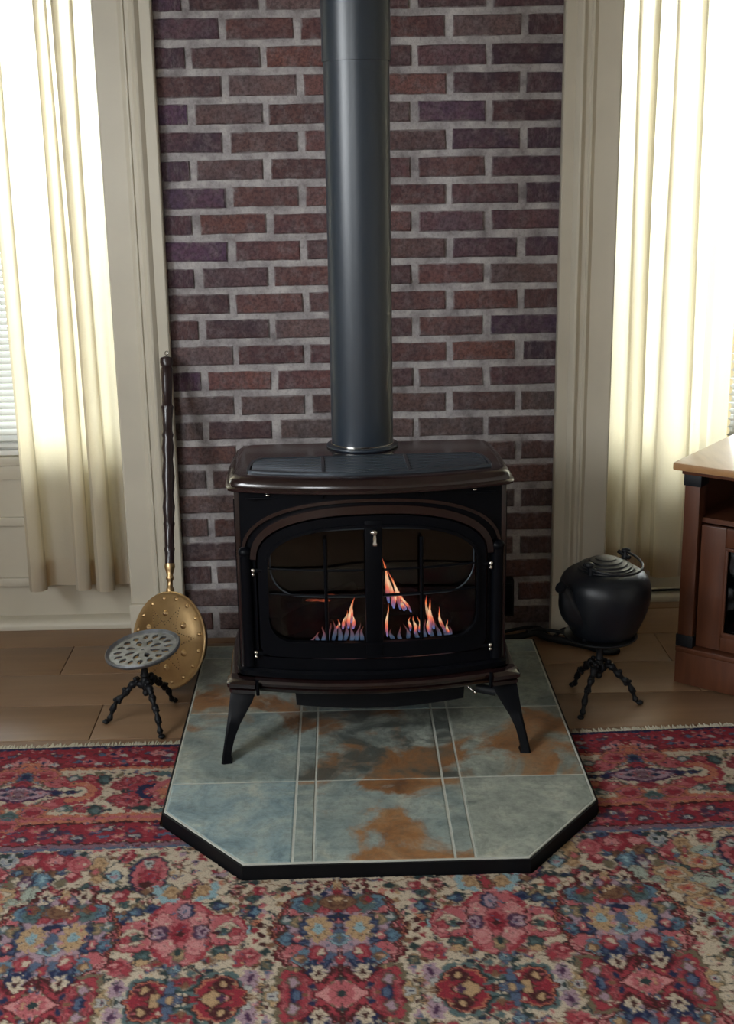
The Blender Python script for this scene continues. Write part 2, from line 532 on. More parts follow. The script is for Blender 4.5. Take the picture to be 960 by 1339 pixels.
# ================================================================== the room
RX0, RX1, RY0, RZ1 = -2.10, 2.45, -5.60, 2.70
WL = (-1.70, -0.655, 0.575, 2.32, 0.165)     # left window: x0, x1, sill z, head z, depth of the panel below it
WR = (0.715, 1.76, 0.525, 2.32, 0.305)       # right window
SIDE = (-4.00, -1.95, 1.27, 2.42)           # unseen window added in the left wall, sized for fill light (y0, y1, z0, z1)
REAR = (-1.80, -0.90, 1.40, 2.35)              # unseen opening added behind the camera for fill light (x0, x1, z0, z1)
XL, XR = -0.545, 0.619                      # visible edges of the brickwork

def simple(name, x0, x1, y0, y1, z0, z1, mat, parent=None, c=0.0, smooth=35):
    return MB().box(x0, x1, y0, y1, z0, z1, c).build(name, mat, parent, smooth)

# floor: subfloor slab with one plank object per board
floor = struct(simple('floor', RX0, RX1, RY0, 0.60, -0.10, -0.022, 'floor'))
def build_planks():
    edges = [0.60, 0.42, 0.19, -0.04, -0.27, -0.498, -0.725]
    while edges[-1] > RY0:
        edges.append(max(RY0, edges[-1] - 0.23))
    cuts = [[-0.74, 1.30], [0.2, 1.9], [-1.3, 0.9], [-0.9, 0.95], [-1.45, 0.98], [-0.73, 1.2], [-1.1, 0.4]]
    for i in range(len(edges) - 1):
        xs = [RX0] + cuts[i % len(cuts)] + [RX1]
        for j in range(len(xs) - 1):
            y1, y0 = edges[i], edges[i + 1]
            if y1 - y0 < 0.02: continue
            cx, cy = (xs[j] + xs[j + 1]) / 2, (y0 + y1) / 2
            MB().box(xs[j] + .0012, xs[j + 1] - .0012, y0 + .0014, y1 - .0014, -0.021, 0.0, 0.0015).build('plank', 'floor', floor, 35, origin=(cx, cy, 0))
build_planks()

# brick chimney wall
wall_back = struct(simple('wall_back', XL - .02, XR + .02, 0.0065, 0.30, 0.0, RZ1, 'mortar'))
def brick_mesh(seed):
    r = random.Random(seed)
    bm = bmesh.new()
    bmesh.ops.create_cube(bm, size=1.0)
    L, D, H = 0.1935, 0.045, 0.0575
    for w in bm.verts:
        w.co = Vector((w.co.x * L, w.co.y * D, w.co.z * H))
    e = [q for q in bm.edges if q.verts[0].co.y < 0 and q.verts[1].co.y < 0]
    bmesh.ops.subdivide_edges(bm, edges=[q for q in bm.edges if abs(q.verts[0].co.x - q.verts[1].co.x) > 0.1], cuts=3)
    fr = [q for q in bm.edges if all(w.co.y < -D / 2 + 1e-5 for w in q.verts) and len([g for g in q.link_faces if abs(g.normal.y) > 0.9]) == 1]
    bmesh.ops.bevel(bm, geom=fr, offset=0.0045, segments=1, affect='EDGES')
    for w in bm.verts:
        w.co.x += r.uniform(-.0016, .0016)
        w.co.z += r.uniform(-.0017, .0017)
        if w.co.y < 0: w.co.y += r.uniform(-.0012, .0012)
    me = bpy.data.meshes.new('brick')
    bm.to_mesh(me); bm.free()
    me.materials.append(M['brick'])
    return me
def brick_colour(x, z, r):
    pal_edge = [(70, 50, 80), (66, 50, 74), (62, 48, 66), (56, 44, 60), (74, 58, 72), (68, 50, 62), (84, 62, 70)]  # edge purples: dark purple bricks plus painted lens haze from the windows
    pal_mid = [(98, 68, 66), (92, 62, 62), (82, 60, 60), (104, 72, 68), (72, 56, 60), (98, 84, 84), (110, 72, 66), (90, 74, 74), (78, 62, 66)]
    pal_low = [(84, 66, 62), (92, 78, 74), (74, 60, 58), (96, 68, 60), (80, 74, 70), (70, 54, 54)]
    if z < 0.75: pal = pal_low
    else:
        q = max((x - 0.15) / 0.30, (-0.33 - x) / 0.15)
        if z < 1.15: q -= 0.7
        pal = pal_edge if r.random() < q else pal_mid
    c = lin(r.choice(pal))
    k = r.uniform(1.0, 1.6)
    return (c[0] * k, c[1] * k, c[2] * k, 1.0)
def build_bricks():
    meshes = [brick_mesh(100 + i) for i in range(7)]
    r = random.Random(21)
    special = {(11 + 3, 2): None}
    for k in range(-10, 25):
        zb = 1.8908 - k * 0.0775
        if zb > RZ1 - 0.06 or zb < 0.0: continue
        off = -0.352 if k % 2 else -0.4525
        joints = [off + 0.2152 * n for n in range(-2, 6)]
        edges = [XL - .012] + [q for q in joints if XL + 0.02 < q < XR - 0.02] + [XR + .012]
        for j in range(len(edges) - 1):
            a = edges[j] + (0.0105 if j else 0.0); b = edges[j + 1] - (0.0105 if j < len(edges) - 2 else 0.0)
            a += r.uniform(-.003, .003); b += r.uniform(-.003, .003)
            o = bpy.data.objects.new('brick', meshes[r.randrange(7)])
            o.location = ((a + b) / 2, 0.0225 + r.uniform(-.0015, .0012), zb + 0.0287 + r.uniform(-.0016, .0016))
            o.scale = ((b - a) / 0.1935, 1, 1)
            o.rotation_euler = (0, r.uniform(-.006, .006), 0)
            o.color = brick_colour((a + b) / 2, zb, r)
            if k == 13 and 0.25 < (a + b) / 2 < 0.45: o.color = (0.20, 0.085, 0.065, 1)
            C.objects.link(o)
            o.parent = wall_back
build_bricks()

# plastered wall around the two window openings
def window_wall(name, W, xa, xb):
    x0, x1, zs, zh, dep = W
    mb = MB()
    mb.box(xa, xb, 0.0, 0.45, zh, RZ1)
    if xa < x0: mb.box(xa, x0, 0.0, 0.45, 0.0, zh)
    if xb > x1: mb.box(x1, xb, 0.0, 0.45, 0.0, zh)
    mb.box(x0, x1, dep, 0.45, 0.0, zs - 0.03)
    return struct(mb.build(name, 'paint'))
window_wall('wall_back_left', WL, RX0, XL - .0201)
window_wall('wall_back_right', WR, XR + .0201, RX1)

def casing_profile(mirror):
    # (distance from the brick edge, how far proud of the wall)
    p = [(0.0, 0.0), (0.0, 0.030), (0.004, 0.034), (0.034, 0.034), (0.038, 0.039), (0.046, 0.046), (0.052, 0.047), (0.058, 0.042), (0.061, 0.036),
         (0.066, 0.033), (0.075, 0.033), (0.078, 0.038), (0.084, 0.038), (0.090, 0.031), (0.096, 0.026), (0.163, 0.026), (0.168, 0.022), (0.168, 0.0)]
    return p
def build_casing(name, xedge, sgn, n):
    z0, z1 = 0.135, 2.37
    pr = [(xedge + sgn * a, -b) for a, b in casing_profile(False)]
    mb = MB()
    mb.loft([[(x, y - 0.0, z) for x, y in pr] for z in (z0, z1)])
    o = struct(mb.build(name, 'paint', None, 30))
    xa, xb = sorted((xedge - sgn * 0.001, xedge + sgn * 0.172))
    simple('plinth_block', xa, xb, -0.041, -0.001, 0.0, 0.1345, 'paint', o, 0.004)
    return o
build_casing('trim_1', XL, -1, 1)
build_casing('trim_2', XR, 1, 2)
def far_casing(name, x, sgn):
    o = build_casing(name, x, sgn, 0)
    return o
far_casing('trim_3', WL[0] - 0.15, 1)
far_casing('trim_4', WR[1] + 0.15, -1)
for nm, W in (('trim_5', WL), ('trim_6', WR)):
    struct(simple(nm, W[0] - .17, W[1] + .17 if W is WL else W[1] + .17, -0.045, -0.001, 2.375, 2.54, 'paint', None, 0.006))

def build_window(name, W, lower_z):
    x0, x1, zs, zh, dep = W
    y0 = dep + 0.03
    root = struct(empty(name, ((x0 + x1) / 2, y0, zs)))
    a, b = x0 + .001, x1 - .001
    fr = MB()
    fr.box(a, a + .045, y0, y0 + .12, zs, zh - .001, .004); fr.box(b - .045, b, y0, y0 + .12, zs, zh - .001, .004)
    fr.box(a + .045, b - .045, y0, y0 + .12, zh - .05, zh - .001, .004); fr.box(a + .045, b - .045, y0, y0 + .12, zs, zs + .03, .004)
    fr.build('window_frame', 'sky_frame', root)
    zm = zs + (zh - zs) * 0.84
    for (za, zb, yy, nm) in ((zs + .03, zm + .02, y0 + .02, 'lower_sash'), (zm - .02, zh - .05, y0 + .065, 'upper_sash')):
        s = MB()
        s.box(a + .045, a + .09, yy, yy + .035, za, zb, .003); s.box(b - .09, b - .045, yy, yy + .035, za, zb, .003)
        s.box(a + .09, b - .09, yy, yy + .035, za, za + .055, .003); s.box(a + .09, b - .09, yy, yy + .035, zb - .04, zb, .003)
        so = s.build(nm, 'sky_frame', root)
        MB().box(a + .09, b - .09, yy + .015, yy + .019, za + .055, zb - .04).build('pane', 'pane', so)
    # stool with apron below
    s = MB(); s.box(a, b, dep - 0.012, y0, zs - .0295, zs - .001, .006)
    s.build('window_sill', 'paint', root)
    s = MB(); s.box(a, b, dep - 0.008, dep - .0005, zs - .075, zs - .030, .004)
    s.build('apron', 'paint', root)
    # panel mouldings and the base ledge
    zt, zb2 = lower_z
    s = MB(); s.box(a + .05, b - .05, dep - 0.014, dep - .0005, zt, zt + .030, .005); s.build('panel_moulding', 'paint', root)
    s = MB(); s.box(a + .05, b - .05, dep - 0.020, dep - .0005, zb2, zb2 + .030, .007); s.build('panel_moulding', 'paint', root)
    for xx in (a + .02, b - .05):
        s = MB(); s.box(xx, xx + .03, dep - 0.012, dep - .0005, zb2 + .031, zt - .001, .004); s.build('panel_moulding', 'paint', root)
    portal(name + '_daylight', ((x0 + x1) / 2, y0 + 0.20, (zs + zh) / 2), (R(-90), 0, 0), x1 - x0, zh - zs)
    return root
build_window('window_1', WL, (0.345, 0.140))
build_window('window_2', WR, (0.315, 0.112))
for nm, W in (('baseboard_left', WL), ('baseboard_right', WR)):
    x0, x1, zs, zh, dep = W
    pts = [(0, 0.0), (0.055, 0.0), (0.055, 0.012), (0.051, 0.021), (0.043, 0.028), (0.033, 0.032), (0, 0.033)]
    mb = MB(); mb.loft([[(x, dep - .0005 - q, z + .0005) for q, z in pts] for x in (x0 + .002, x1 - .002)])
    struct(mb.build(nm, 'paint'))

# remaining walls and ceiling
mb = MB(); y0, y1, z0, z1 = SIDE
mb.box(RX0 - .15, RX0, RY0 - .15, y0, 0, RZ1); mb.box(RX0 - .15, RX0, y1, 0.45, 0, RZ1)
mb.box(RX0 - .15, RX0, y0, y1, 0, z0); mb.box(RX0 - .15, RX0, y0, y1, z1, RZ1)
struct(mb.build('wall_left', 'wall'))
portal('side_daylight', (RX0 - .16, (y0 + y1) / 2, (z0 + z1) / 2), (0, R(-90), 0), z1 - z0, y1 - y0)
mb = MB(); x0, x1, z0, z1 = REAR
mb.box(RX0, x0, RY0 - .15, RY0, 0, RZ1); mb.box(x1, RX1, RY0 - .15, RY0, 0, RZ1)
mb.box(x0, x1, RY0 - .15, RY0, 0, z0); mb.box(x0, x1, RY0 - .15, RY0, z1, RZ1)
struct(mb.build('wall_front', 'wall'))
portal('rear_fill_portal', ((x0 + x1) / 2, RY0 - .16, (z0 + z1) / 2), (R(90), 0, 0), x1 - x0, z1 - z0)
struct(simple('wall_right', RX1, RX1 + .15, RY0 - .15, 0.45, 0, RZ1, 'wall'))
struct(simple('ceiling', RX0 - .15, RX1 + .15, RY0 - .15, 0.45, RZ1, RZ1 + .12, 'ceiling'))
def fill_window(name, axis):  # frames for the two added, unseen fill-light openings
    root = struct(empty(name, (RX0 - .08, (SIDE[0] + SIDE[1]) / 2, SIDE[2]) if axis == 'x' else ((REAR[0] + REAR[1]) / 2, RY0 - .08, REAR[2])))
    a, b, z0, z1 = SIDE if axis == 'x' else REAR
    def bx(mb, p0, p1, q0, q1):
        if axis == 'x': mb.box(RX0 - .11, RX0 - .05, p0, p1, q0, q1, .004)
        else: mb.box(p0, p1, RY0 - .11, RY0 - .05, q0, q1, .004)
    mb = MB(); e = .001
    bx(mb, a + e, a + .05, z0 + e, z1 - e); bx(mb, b - .05, b - e, z0 + e, z1 - e); bx(mb, a + .05, b - .05, z0 + e, z0 + .05); bx(mb, a + .05, b - .05, z1 - .05, z1 - e)
    bx(mb, (a + b) / 2 - .03, (a + b) / 2 + .03, z0 + .05, z1 - .05)
    mb.build('window_frame', 'sky_frame', root)
fill_window('side_fill_window', 'x')
fill_window('rear_fill_window', 'y')

# ================================================================== hearth pad
HX0, HX1, HY0, HY1, HZ = -0.4705, 0.5435, -1.447, -0.165, 0.040
def build_hearth():
    cx = (HX0 + HX1) / 2
    root = tag(empty('hearth_pad', (cx, (HY0 + HY1) / 2, 0)), 'octagonal slate tile hearth pad with black edge under the stove', 'hearth pad')
    out = [(HX0, -1.203), (-0.268, HY0), (0.351, HY0), (HX1, -1.196), (HX1, HY1), (HX0, HY1)]
    def inset(d):
        # move each edge of the convex outline inwards by d
        n = len(out); res = []
        for i in range(n):
            p0, p1, p2 = Vector(out[i - 1]), Vector(out[i]), Vector(out[(i + 1) % n])
            e1, e2 = (p1 - p0).normalized(), (p2 - p1).normalized()
            n1, n2 = Vector((-e1.y, e1.x)), Vector((-e2.y, e2.x))
            a = p1 + n1 * d; det = e1.x * (-e2.y) + e2.x * e1.y
            b = p1 + n2 * d; q = b - a
            t = (q.x * (-e2.y) + e2.x * q.y) / det
            res.append(tuple(a + e1 * t))
        return res
    pl = lambda a, b, t: (a, b, t)
    MB().prism(inset(0.004), pl, 0.0, 0.0383).build('backer_board', 'grout', root)
    MB().band(inset(-0.002), inset(0.0035), pl, 0.0005, 0.0365).build('edge_band', 'blackpaint', root)
    MB().band(inset(0.0036), inset(0.0075), pl, 0.030, 0.0398).build('edge_trim', 'grout', root)
    xs = [HX0 + .008, -0.1622, -0.1166, 0.1901, 0.2337, HX1 - .008]
    ys = [HY0 + .008, -1.068, -0.664, -0.268, HY1 - .008]
    lim = inset(0.008)
    cols = {  # blueness, rust amount, dark amount (second row's middle deepened as painted stove shadow)
        (0, 0): (1.0, 0.30, 0.05), (1, 0): (0.5, 0.62, 0.2), (2, 0): (0.55, 0.68, 0.2), (3, 0): (0.5, 0.6, 0.35), (4, 0): (0.15, 0.05, 0.1),
        (0, 1): (0.6, 0.42, 0.3), (1, 1): (0.4, 0.5, 0.9), (2, 1): (0.2, 0.66, 0.9), (3, 1): (0.3, 0.55, 0.9), (4, 1): (0.1, 0.58, 0.4),
        (0, 2): (0.2, 0.5, 0.5), (4, 2): (0.4, 0.1, 0.3), (0, 3): (0.8, 0.3, 0.4), (4, 3): (0.9, 0.1, 0.2)}
    r = random.Random(5)
    for i in range(5):
        for j in range(4):
            g = 0.0028
            poly = [(xs[i] + (g if i else 0), ys[j] + (g if j else 0)), (xs[i + 1] - (g if i < 4 else 0), ys[j] + (g if j else 0)),
                    (xs[i + 1] - (g if i < 4 else 0), ys[j + 1] - (g if j < 3 else 0)), (xs[i] + (g if i else 0), ys[j + 1] - (g if j < 3 else 0))]
            # clip against the outline
            for k in range(len(lim)):
                a, b = lim[k], lim[(k + 1) % len(lim)]
                side = lambda p: (b[0] - a[0]) * (p[1] - a[1]) - (b[1] - a[1]) * (p[0] - a[0])
                new = []
                for q in range(len(poly)):
                    p0, p1 = poly[q], poly[(q + 1) % len(poly)]
                    s0, s1 = side(p0), side(p1)
                    if s0 >= -1e-9: new.append(p0)
                    if (s0 > 1e-9 and s1 < -1e-9) or (s0 < -1e-9 and s1 > 1e-9):
                        t = s0 / (s0 - s1); new.append((p0[0] + (p1[0] - p0[0]) * t, p0[1] + (p1[1] - p0[1]) * t))
                poly = new
            mxx = sum(p[0] for p in poly) / len(poly); myy = sum(p[1] for p in poly) / len(poly)
            small = [(mxx + (p[0] - mxx) * (1 - .004 / .15), myy + (p[1] - myy) * (1 - .004 / .18)) for p in poly]
            rings = [[(p[0], p[1], 0.0380) for p in poly], [(p[0], p[1], 0.0390) for p in poly], [(p[0], p[1], HZ) for p in small]]
            o = MB().loft(rings).build('tile', 'slate', root, None)
            c = cols.get((i, j), (r.uniform(.2, .9), r.uniform(0, .5), r.uniform(.1, .5)))
            o.color = (*c, 1)
    return out
HEARTH = build_hearth()

# ================================================================== Persian rug
RUGC = {'rose': (186, 92, 98), 'pink': (204, 134, 132), 'lilac': (168, 138, 152), 'blue': (92, 128, 148), 'teal': (86, 112, 112), 'brown': (128, 92, 62),
        'crimson': (150, 32, 52), 'red': (164, 50, 64), 'gold': (184, 150, 104), 'navy': (38, 48, 84), 'cream': (196, 180, 154), 'dkbrown': (76, 36, 36),
        'slate': (84, 104, 132), 'olive': (116, 106, 80), 'grey': (172, 172, 166), 'ltblue': (134, 170, 178), 'dkgreen': (46, 66, 66), 'ltgreen': (160, 172, 156),
        'plum': (84, 50, 82), 'mauve': (132, 98, 112), 'orange': (190, 112, 78), 'wine': (112, 26, 44)}
RUG_GAIN = 0.80
RUGL = {k: np.array(lin(v)) * RUG_GAIN for k, v in RUGC.items()}
class Canvas:
    """Colour field over (u, v) in metres, painted motif by motif."""
    def __init__(s, u0, u1, v0, v1, step, ground):
        s.u0, s.v0, s.step, s.line = u0, v0, step, False
        s.nu, s.nv = int((u1 - u0) / step) + 2, int((v1 - v0) / step) + 2
        s.U, s.V = np.meshgrid(u0 + np.arange(s.nu) * step, v0 + np.arange(s.nv) * step)
        s.a = np.zeros((s.nv, s.nu, 3)); s.a[:] = RUGL[ground]
        # hand-knotted outlines waver: bend the drawing grid a little
        U, V = s.U.copy(), s.V.copy()
        s.U = U + .0026 * np.sin(V * 210 + 3 * np.sin(U * 90)) * np.minimum(1, np.abs(U) / .02) + .0016 * np.sin(V * 470 + U * 160)
        s.V = V + .0026 * np.sin(U * 190 + 3 * np.sin(V * 85)) + .0016 * np.sin(U * 430 - V * 200)
    def win(s, u0, u1, v0, v1):
        i0 = max(0, int((u0 - s.u0) / s.step) - 1); i1 = min(s.nu, int((u1 - s.u0) / s.step) + 3)
        j0 = max(0, int((v0 - s.v0) / s.step) - 1); j1 = min(s.nv, int((v1 - s.v0) / s.step) + 3)
        if i1 <= i0 or j1 <= j0: return None
        return slice(j0, j1), slice(i0, i1)
    def put(s, w, mask, col):
        m = np.clip(mask, 0, 1)[..., None]
        s.a[w] = s.a[w] * (1 - m) + RUGL[col] * m
    def ell(s, u, v, ru, rv, col, rot=0.0):
        R0 = max(ru, rv) * 1.1
        w = s.win(u - R0, u + R0, v - R0, v + R0)
        if w is None: return
        du, dv = s.U[w] - u, s.V[w] - v
        c, q = math.cos(rot), math.sin(rot)
        a, b = (du * c + dv * q) / ru, (-du * q + dv * c) / rv
        d = np.sqrt(a * a + b * b)
        if min(ru, rv) > .008:
            s.put(w, 0.6 * np.clip((1.02 - d) * min(ru, rv) / 0.0015 + 0.5, 0, 1), 'dkbrown' if col in ('red', 'crimson', 'rose', 'pink', 'orange', 'brown', 'gold') else 'dkgreen')
            d = d + .0022 / min(ru, rv)
        s.put(w, (1 - d) * min(ru, rv) / 0.0022 + 0.5, col)
        if min(ru, rv) > .014:   # shaded inner rows of knots
            k = np.exp(-((d - .62) * min(ru, rv) / .0024) ** 2) * .75
            s.put(w, k, {'rose': 'crimson', 'pink': 'rose', 'red': 'wine', 'crimson': 'rose', 'blue': 'navy', 'teal': 'dkgreen', 'navy': 'slate', 'gold': 'brown', 'olive': 'gold', 'brown': 'dkbrown', 'lilac': 'plum', 'ltblue': 'slate', 'grey': 'slate', 'slate': 'navy', 'plum': 'lilac', 'dkgreen': 'teal', 'cream': 'olive', 'ltgreen': 'olive', 'orange': 'red'}.get(col, 'dkbrown'))
    def flower(s, u, v, ru, rv, n, col, cc):
        w = s.win(u - ru, u + ru, v - rv, v + rv)
        if w is None: return
        a, b = (s.U[w] - u) / ru, (s.V[w] - v) / rv
        d = np.sqrt(a * a + b * b); th = np.arctan2(b, a)
        edge = 0.70 + 0.30 * np.abs(np.cos(th * n / 2))
        s.put(w, (edge - d) * min(ru, rv) / 0.0022 + 0.5, col)
        s.put(w, (0.36 - d) * min(ru, rv) / 0.0020 + 0.5, cc)
        s.put(w, 0.55 * ((np.abs(np.cos(th * n / 2)) < 0.22) & (d < edge) & (d > 0.36)), 'dkbrown')
    def poly(s, pts, col):
        P = np.array(pts)
        w = s.win(P[:, 0].min(), P[:, 0].max(), P[:, 1].min(), P[:, 1].max())
        if w is None: return
        x, y = s.U[w], s.V[w]; ins = np.zeros(x.shape, bool)
        for i in range(len(P)):
            (xa, ya), (xb, yb) = P[i], P[(i + 1) % len(P)]
            if abs(yb - ya) < 1e-9: continue
            ins ^= ((ya > y) != (yb > y)) & (x < (xb - xa) * (y - ya) / (yb - ya) + xa)
        s.put(w, ins.astype(float), col)
        if s.line and (P[:, 0].max() - P[:, 0].min()) > .05 and (P[:, 1].max() - P[:, 1].min()) > .05:
            q = [tuple(p) for p in P] + [tuple(P[0])]
            c0 = P.mean(0)
            s.stroke([tuple(c0 + (np.array(p) - c0) * .93) for p in q], .0016, {'rose': 'pink', 'red': 'wine', 'crimson': 'orange', 'lilac': 'slate', 'pink': 'crimson', 'gold': 'brown'}.get(col, 'olive'))
            s.stroke(q, .0019, 'dkbrown')
    def stroke(s, pts, hw, col):
        P = smooth_path(pts, 4)
        for i in range(len(P) - 1):
            (xa, ya), (xb, yb) = P[i], P[i + 1]
            w = s.win(min(xa, xb) - hw, max(xa, xb) + hw, min(ya, yb) - hw, max(ya, yb) + hw)
            if w is None: continue
            x, y = s.U[w], s.V[w]; dx, dy = xb - xa, yb - ya
            t = np.clip(((x - xa) * dx + (y - ya) * dy) / (dx * dx + dy * dy + 1e-12), 0, 1)
            d = np.hypot(x - xa - t * dx, y - ya - t * dy)
            s.put(w, (hw - d) / 0.0015 + 0.5, col)
    def motif(s, m, du=0.0, sg=1):
        k = m[0]
        if k == 'e': s.ell(du + sg * m[1], m[2], m[3], m[4], m[6], sg * m[5])
        elif k == 'f': s.flower(du + sg * m[1], m[2], m[3], m[4], m[5], m[6], m[7])
        elif k == 'p': s.poly([(du + sg * a, b) for a, b in m[1]], m[2])
        elif k == 'o': s.stroke([(du + sg * a, b) for a, b in m[1]], m[2], m[3])
    def sample(s, u, v):
        x = np.clip((u - s.u0) / s.step, 0, s.nu - 1.001); y = np.clip((v - s.v0) / s.step, 0, s.nv - 1.001)
        i, j = x.astype(int), y.astype(int); fx, fy = (x - i)[:, None], (y - j)[:, None]
        a = s.a
        return (a[j, i] * (1 - fx) + a[j, i + 1] * fx) * (1 - fy) + (a[j + 1, i] * (1 - fx) + a[j + 1, i + 1] * fx) * fy
